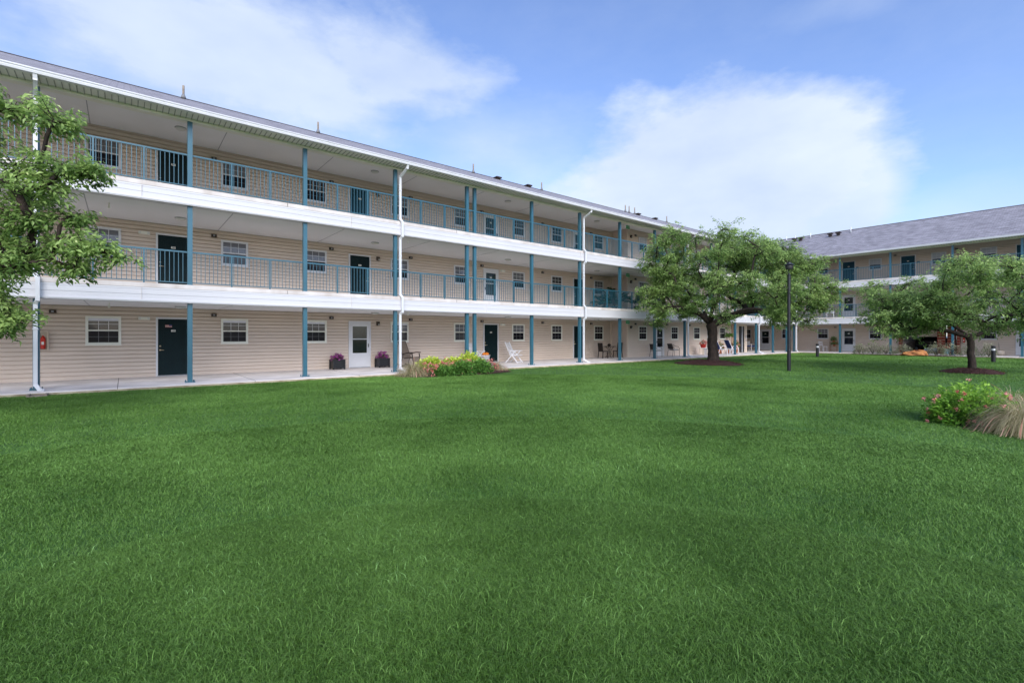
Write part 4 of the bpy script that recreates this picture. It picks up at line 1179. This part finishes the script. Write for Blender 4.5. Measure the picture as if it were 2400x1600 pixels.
# tree at the left edge, trunk outside the frame
pads = crown_pads(38, (-.3,0.3,3.7), 2.7, 2.9, 2.1, 7, .75, floor=1.6)
pads += [(*off(a*.93-.05, b, z), s_*.85, s_*.36) for a, b, z, s_ in [
    (2.6,0,5.35,.6),(3.0,.2,5.3,.5),(3.35,0,5.15,.42),(2.2,-.3,5.5,.6),(1.8,.1,5.0,.6),
    (2.5,.1,4.45,.65),(3.1,0,4.4,.6),(3.65,.1,4.35,.50),(4.0,0,4.25,.36),(2.8,-.3,4.05,.6),(3.4,-.2,4.0,.5),
    (2.4,.2,3.6,.65),(3.0,-.1,3.5,.6),(3.5,.1,3.55,.45),(3.4,0,3.05,.55),(3.9,0,3.0,.45),(4.2,.05,2.95,.36),(2.8,.1,2.95,.6),(2.9,-.3,2.65,.5),(3.5,.2,2.7,.4),
    (2.3,.1,3.1,.6),(2.2,0,2.6,.5),(2.2,.1,2.0,.5),(2.6,.0,1.85,.42),(2.45,-.2,1.65,.36),(1.9,.1,2.3,.5),(1.9,-.1,4.0,.6)]]
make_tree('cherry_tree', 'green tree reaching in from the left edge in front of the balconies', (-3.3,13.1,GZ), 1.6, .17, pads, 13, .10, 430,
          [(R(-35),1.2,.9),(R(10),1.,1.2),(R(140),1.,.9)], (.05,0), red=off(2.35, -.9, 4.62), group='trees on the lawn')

# ------------------------------------------------------------------ lawn of individual blades
def lawn():
    r = np.random.default_rng(99)
    V, F, T = [], [], []; base = 0
    def blades(n, r0, r1, w0, hmean, segs_):
        nonlocal base
        th = r.uniform(R(-58), R(58), n)
        rr_ = np.sqrt(r.uniform(r0*r0, r1*r1, n))
        X = rr_*np.sin(th); Z = rr_*np.cos(th)
        x = rt[0]*X+fw[0]*Z; y = rt[1]*X+fw[1]*Z
        ok = (y < 17.12+.03*vnoise(x+50, y+50, .4, 12)) & (x < 46.52)
        for (cx, cy, a, b) in ((24.45,13.5,1.55,1.75),(27.3,3.53,1.15,1.0),(10.45,16.4,2.5,1.0),(11.95,1.1,1.0,.85),(46.9,9.2,.9,4.6)):
            ok &= ((x-cx)/a)**2+((y-cy)/b)**2 > 1.0
        x, y = x[ok], y[ok]; n = len(x); rr2 = rr_[ok]
        nz = vnoise(x+50, y+50, 1.1, 3)*.5+vnoise(x+50, y+50, .28, 4)*.5
        az = r.uniform(0, 2*math.pi, n)+3*vnoise(x+50, y+50, .5, 8)
        h = hmean*(.55+.9*nz)*(.6+.7*r.random(n)); lean = .45+.9*r.random(n)
        long_ = r.random(n) < .03; h = np.where(long_, h*1.5, h); lean = np.where(long_, 1.0, lean)
        w = w0(rr2)*(.7+.6*r.random(n))
        dx, dy = np.cos(az), np.sin(az)
        # blade edge direction roughly random
        ea = r.uniform(0, math.pi, n); ex, ey = np.cos(ea), np.sin(ea)
        sp = np.clip(1.1-rr2/16, .3, 1)
        tint = np.clip(.40+sp*(.75*r.random(n)**1.4-.31)+np.where(long_, .3*sp, 0), 0, 1)
        B0 = np.stack([x, y, np.full(n, GZ-.012)], 1); E = np.stack([ex, ey, 0*ex], 1)
        if segs_ == 2:
            m1 = B0+np.stack([dx*lean*h*.35, dy*lean*h*.35, h*.62], 1)
            tp = B0+np.stack([dx*lean*h*1.05, dy*lean*h*1.05, h*(1-.28*lean)], 1)
            vv = np.stack([B0-E*w[:,None]*.5, B0+E*w[:,None]*.5, m1-E*w[:,None]*.42, m1+E*w[:,None]*.42, tp], 1).reshape(-1, 3)
            i = base+np.arange(n)*5
            F.append(np.stack([i, i+1, i+3], 1)); F.append(np.stack([i, i+3, i+2], 1)); F.append(np.stack([i+2, i+3, i+4], 1))
            T.append(np.repeat(tint, 5)); base += 5*n
        else:
            tp = B0+np.stack([dx*lean*h*.9, dy*lean*h*.9, h*(1-.2*lean)], 1)
            vv = np.stack([B0-E*w[:,None]*.5, B0+E*w[:,None]*.5, tp], 1).reshape(-1, 3)
            i = base+np.arange(n)*3
            F.append(np.stack([i, i+1, i+2], 1)); T.append(np.repeat(tint, 3)); base += 3*n
        V.append(vv)
    blades(640000, 1.4, 4.5, lambda q: .0027+0*q, .044, 2)
    blades(520000, 4.5, 9., lambda q: .0009*q-.0010, .042, 2)
    blades(700000, 9., 19, lambda q: .0009*q, .038, 1)
    blades(600000, 19, 50, lambda q: np.minimum(.0010*q, .04), .038, 1)
    V = np.concatenate(V); F_ = np.concatenate(F); T = np.concatenate(T)
    m = leaf_mat('lawn_blades', (.050, .122, .013), (.185, .345, .070), .25, .5, noise=[(.20, 1.5), (.9, .9)], c2=(.28, .50, .16))
    o = link('lawn_grass', fast('lawn_grass', V, F_, [m], T))
    tag(o, 'even green lawn filling the courtyard', 'grass', kind='stuff')
lawn()

# ------------------------------------------------------------------ sky
world = bpy.data.worlds.new('World'); scene.world = world; world.use_nodes = True
nt = world.node_tree; bg = nt.nodes['Background']
sun_el, sun_az = R(32), R(206)
sky = nt.nodes.new('ShaderNodeTexSky'); sky.sky_type = 'NISHITA'; sky.sun_disc = False
sky.sun_elevation = sun_el; sky.sun_rotation = sun_az; sky.air_density = 1.0; sky.dust_density = .6; sky.ozone_density = 2.0
tc = nt.nodes.new('ShaderNodeTexCoord')
def N(t, **kw):
    n = nt.nodes.new(t)
    for k, v in kw.items(): setattr(n, k, v)
    return n
def math_(op, a, b=None, c=None, clamp=False):
    n = N('ShaderNodeMath', operation=op); n.use_clamp = clamp
    for i, v in enumerate((a, b, c)):
        if v is None: continue
        if isinstance(v, (int, float)): n.inputs[i].default_value = v
        else: nt.links.new(v, n.inputs[i])
    return n.outputs[0]
def dot_(vec, c):
    n = N('ShaderNodeVectorMath', operation='DOT_PRODUCT'); nt.links.new(vec, n.inputs[0]); n.inputs[1].default_value = c
    return n.outputs['Value']
dirv = tc.outputs['Generated']
def noise_(scale, detail, rough=.6, stretch=(1,1,2.2), w=0):
    mp = N('ShaderNodeMapping'); mp.inputs['Scale'].default_value = stretch; mp.inputs['Location'].default_value = (w, w*.7, w*.3)
    nt.links.new(dirv, mp.inputs['Vector'])
    n = N('ShaderNodeTexNoise'); n.inputs['Scale'].default_value = scale; n.inputs['Detail'].default_value = detail
    n.inputs['Roughness'].default_value = rough; nt.links.new(mp.outputs[0], n.inputs['Vector']); return n.outputs['Fac']
n_big = noise_(2.6, 8, .55, w=3.1); n_fine = noise_(11., 9, .62, w=7.7)
def blob(azd, eld, ra, rb, soft, amt, rag=.5):
    """one cloud bank: azimuth/elevation of its centre in degrees (azimuth clockwise from +Y), half sizes in degrees"""
    a, e = R(azd), R(eld)
    c = Vector((math.sin(a)*math.cos(e), math.cos(a)*math.cos(e), math.sin(e)))
    rv = Vector((math.cos(a), -math.sin(a), 0)); uv_ = rv.cross(c)
    x = math_('DIVIDE', dot_(dirv, rv), math.sin(R(ra))); y = math_('DIVIDE', dot_(dirv, uv_), math.sin(R(rb)))
    d2 = math_('ADD', math_('MULTIPLY', x, x), math_('MULTIPLY', y, y)); d = math_('SQRT', d2)
    f = math_('ADD', math_('SUBTRACT', 1.0, d), math_('MULTIPLY', math_('SUBTRACT', n_big, .5), rag*1.6))
    f = math_('ADD', f, math_('MULTIPLY', math_('SUBTRACT', n_fine, .5), rag*.8))
    front = math_('GREATER_THAN', dot_(dirv, c), .1)
    f = math_('MULTIPLY', math_('DIVIDE', f, soft, clamp=True), front)
    return math_('MULTIPLY', math_('SMOOTH_MIN', f, 1., .1), amt)
VA = 38.9    # heading of the open side of the court
BL = [(VA-30, 26.5, 27, 8.5, .6, .88, .8), (VA-14, 28.5, 15, 7, .6, .85, .9), (VA+22.5, 16.5, 16.5, 12, .34, .97, .62), (VA+12, 12, 13, 7, .4, .85, .6), (VA+30, 13, 10, 10, .3, .9, .3), (VA+34, 30, 10, 3, 1., .35, .8),
      (VA+29, 9, 14, 8, .5, .75, .3), (VA-3, 21, 20, 9, 1.1, .55, .8), (VA+45, 10, 12, 4, .9, .5, .6), (VA+5, 4, 60, 7, .9, .45, .4),
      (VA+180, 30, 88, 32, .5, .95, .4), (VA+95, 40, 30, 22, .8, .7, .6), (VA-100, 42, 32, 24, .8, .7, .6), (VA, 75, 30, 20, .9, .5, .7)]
acc = math_('MULTIPLY', n_fine, .16)
for b_ in BL:
    m_ = blob(*b_); acc = m_ if acc is None else math_('MAXIMUM', acc, m_)
tint = N('ShaderNodeMixRGB', blend_type='MULTIPLY'); tint.inputs[0].default_value = 1; tint.inputs[2].default_value = SKY_TINT = (1.0, 1.06, 1.32, 1)
nt.links.new(sky.outputs[0], tint.inputs[1])
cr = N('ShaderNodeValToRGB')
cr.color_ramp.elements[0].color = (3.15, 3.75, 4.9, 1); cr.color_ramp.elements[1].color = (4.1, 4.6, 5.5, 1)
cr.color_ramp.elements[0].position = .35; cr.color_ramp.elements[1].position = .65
nt.links.new(n_big, cr.inputs['Fac'])
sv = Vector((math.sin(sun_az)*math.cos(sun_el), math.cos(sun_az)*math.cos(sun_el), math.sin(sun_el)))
sunward_fill = math_('ADD', 1., math_('MULTIPLY', math_('POWER', math_('MAXIMUM', dot_(dirv, sv), 0.), 2.), 1.9))   # added boost: unseen clouds toward the sun brightened to lift the shaded walls
gm = N('ShaderNodeVectorMath', operation='SCALE'); nt.links.new(cr.outputs[0], gm.inputs[0]); nt.links.new(sunward_fill, gm.inputs['Scale'])
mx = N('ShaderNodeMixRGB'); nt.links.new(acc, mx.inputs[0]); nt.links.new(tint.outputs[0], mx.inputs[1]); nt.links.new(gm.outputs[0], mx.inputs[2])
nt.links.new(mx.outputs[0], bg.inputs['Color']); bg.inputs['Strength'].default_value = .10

sd = bpy.data.lights.new('sun', 'SUN'); sd.energy = 1.75; sd.angle = R(35); sd.color = (1, .96, .90)
so = bpy.data.objects.new('sun', sd); col.objects.link(so)
dv = Vector((math.sin(sun_az)*math.cos(sun_el), math.cos(sun_az)*math.cos(sun_el), math.sin(sun_el)))
so.rotation_euler = dv.to_track_quat('Z', 'Y').to_euler()

# ------------------------------------------------------------------ camera
cam = bpy.data.cameras.new('camera'); co = bpy.data.objects.new('camera', cam); col.objects.link(co)
co.location = (0, 0, 1.45); co.rotation_euler = (R(90), 0, R(-38.9))
cam.sensor_width = 36; cam.lens = 36*1127/2400; cam.shift_y = -14/2400
cam.clip_start = .05; cam.clip_end = 1500
scene.camera = co
scene.view_settings.view_transform = 'Standard'; scene.view_settings.look = 'None'
scene.view_settings.gamma = 1; scene.view_settings.exposure = 1.02
scene.cycles.max_bounces = 8; scene.cycles.diffuse_bounces = 5; scene.cycles.transparent_max_bounces = 8
scene.cycles.use_denoising = True
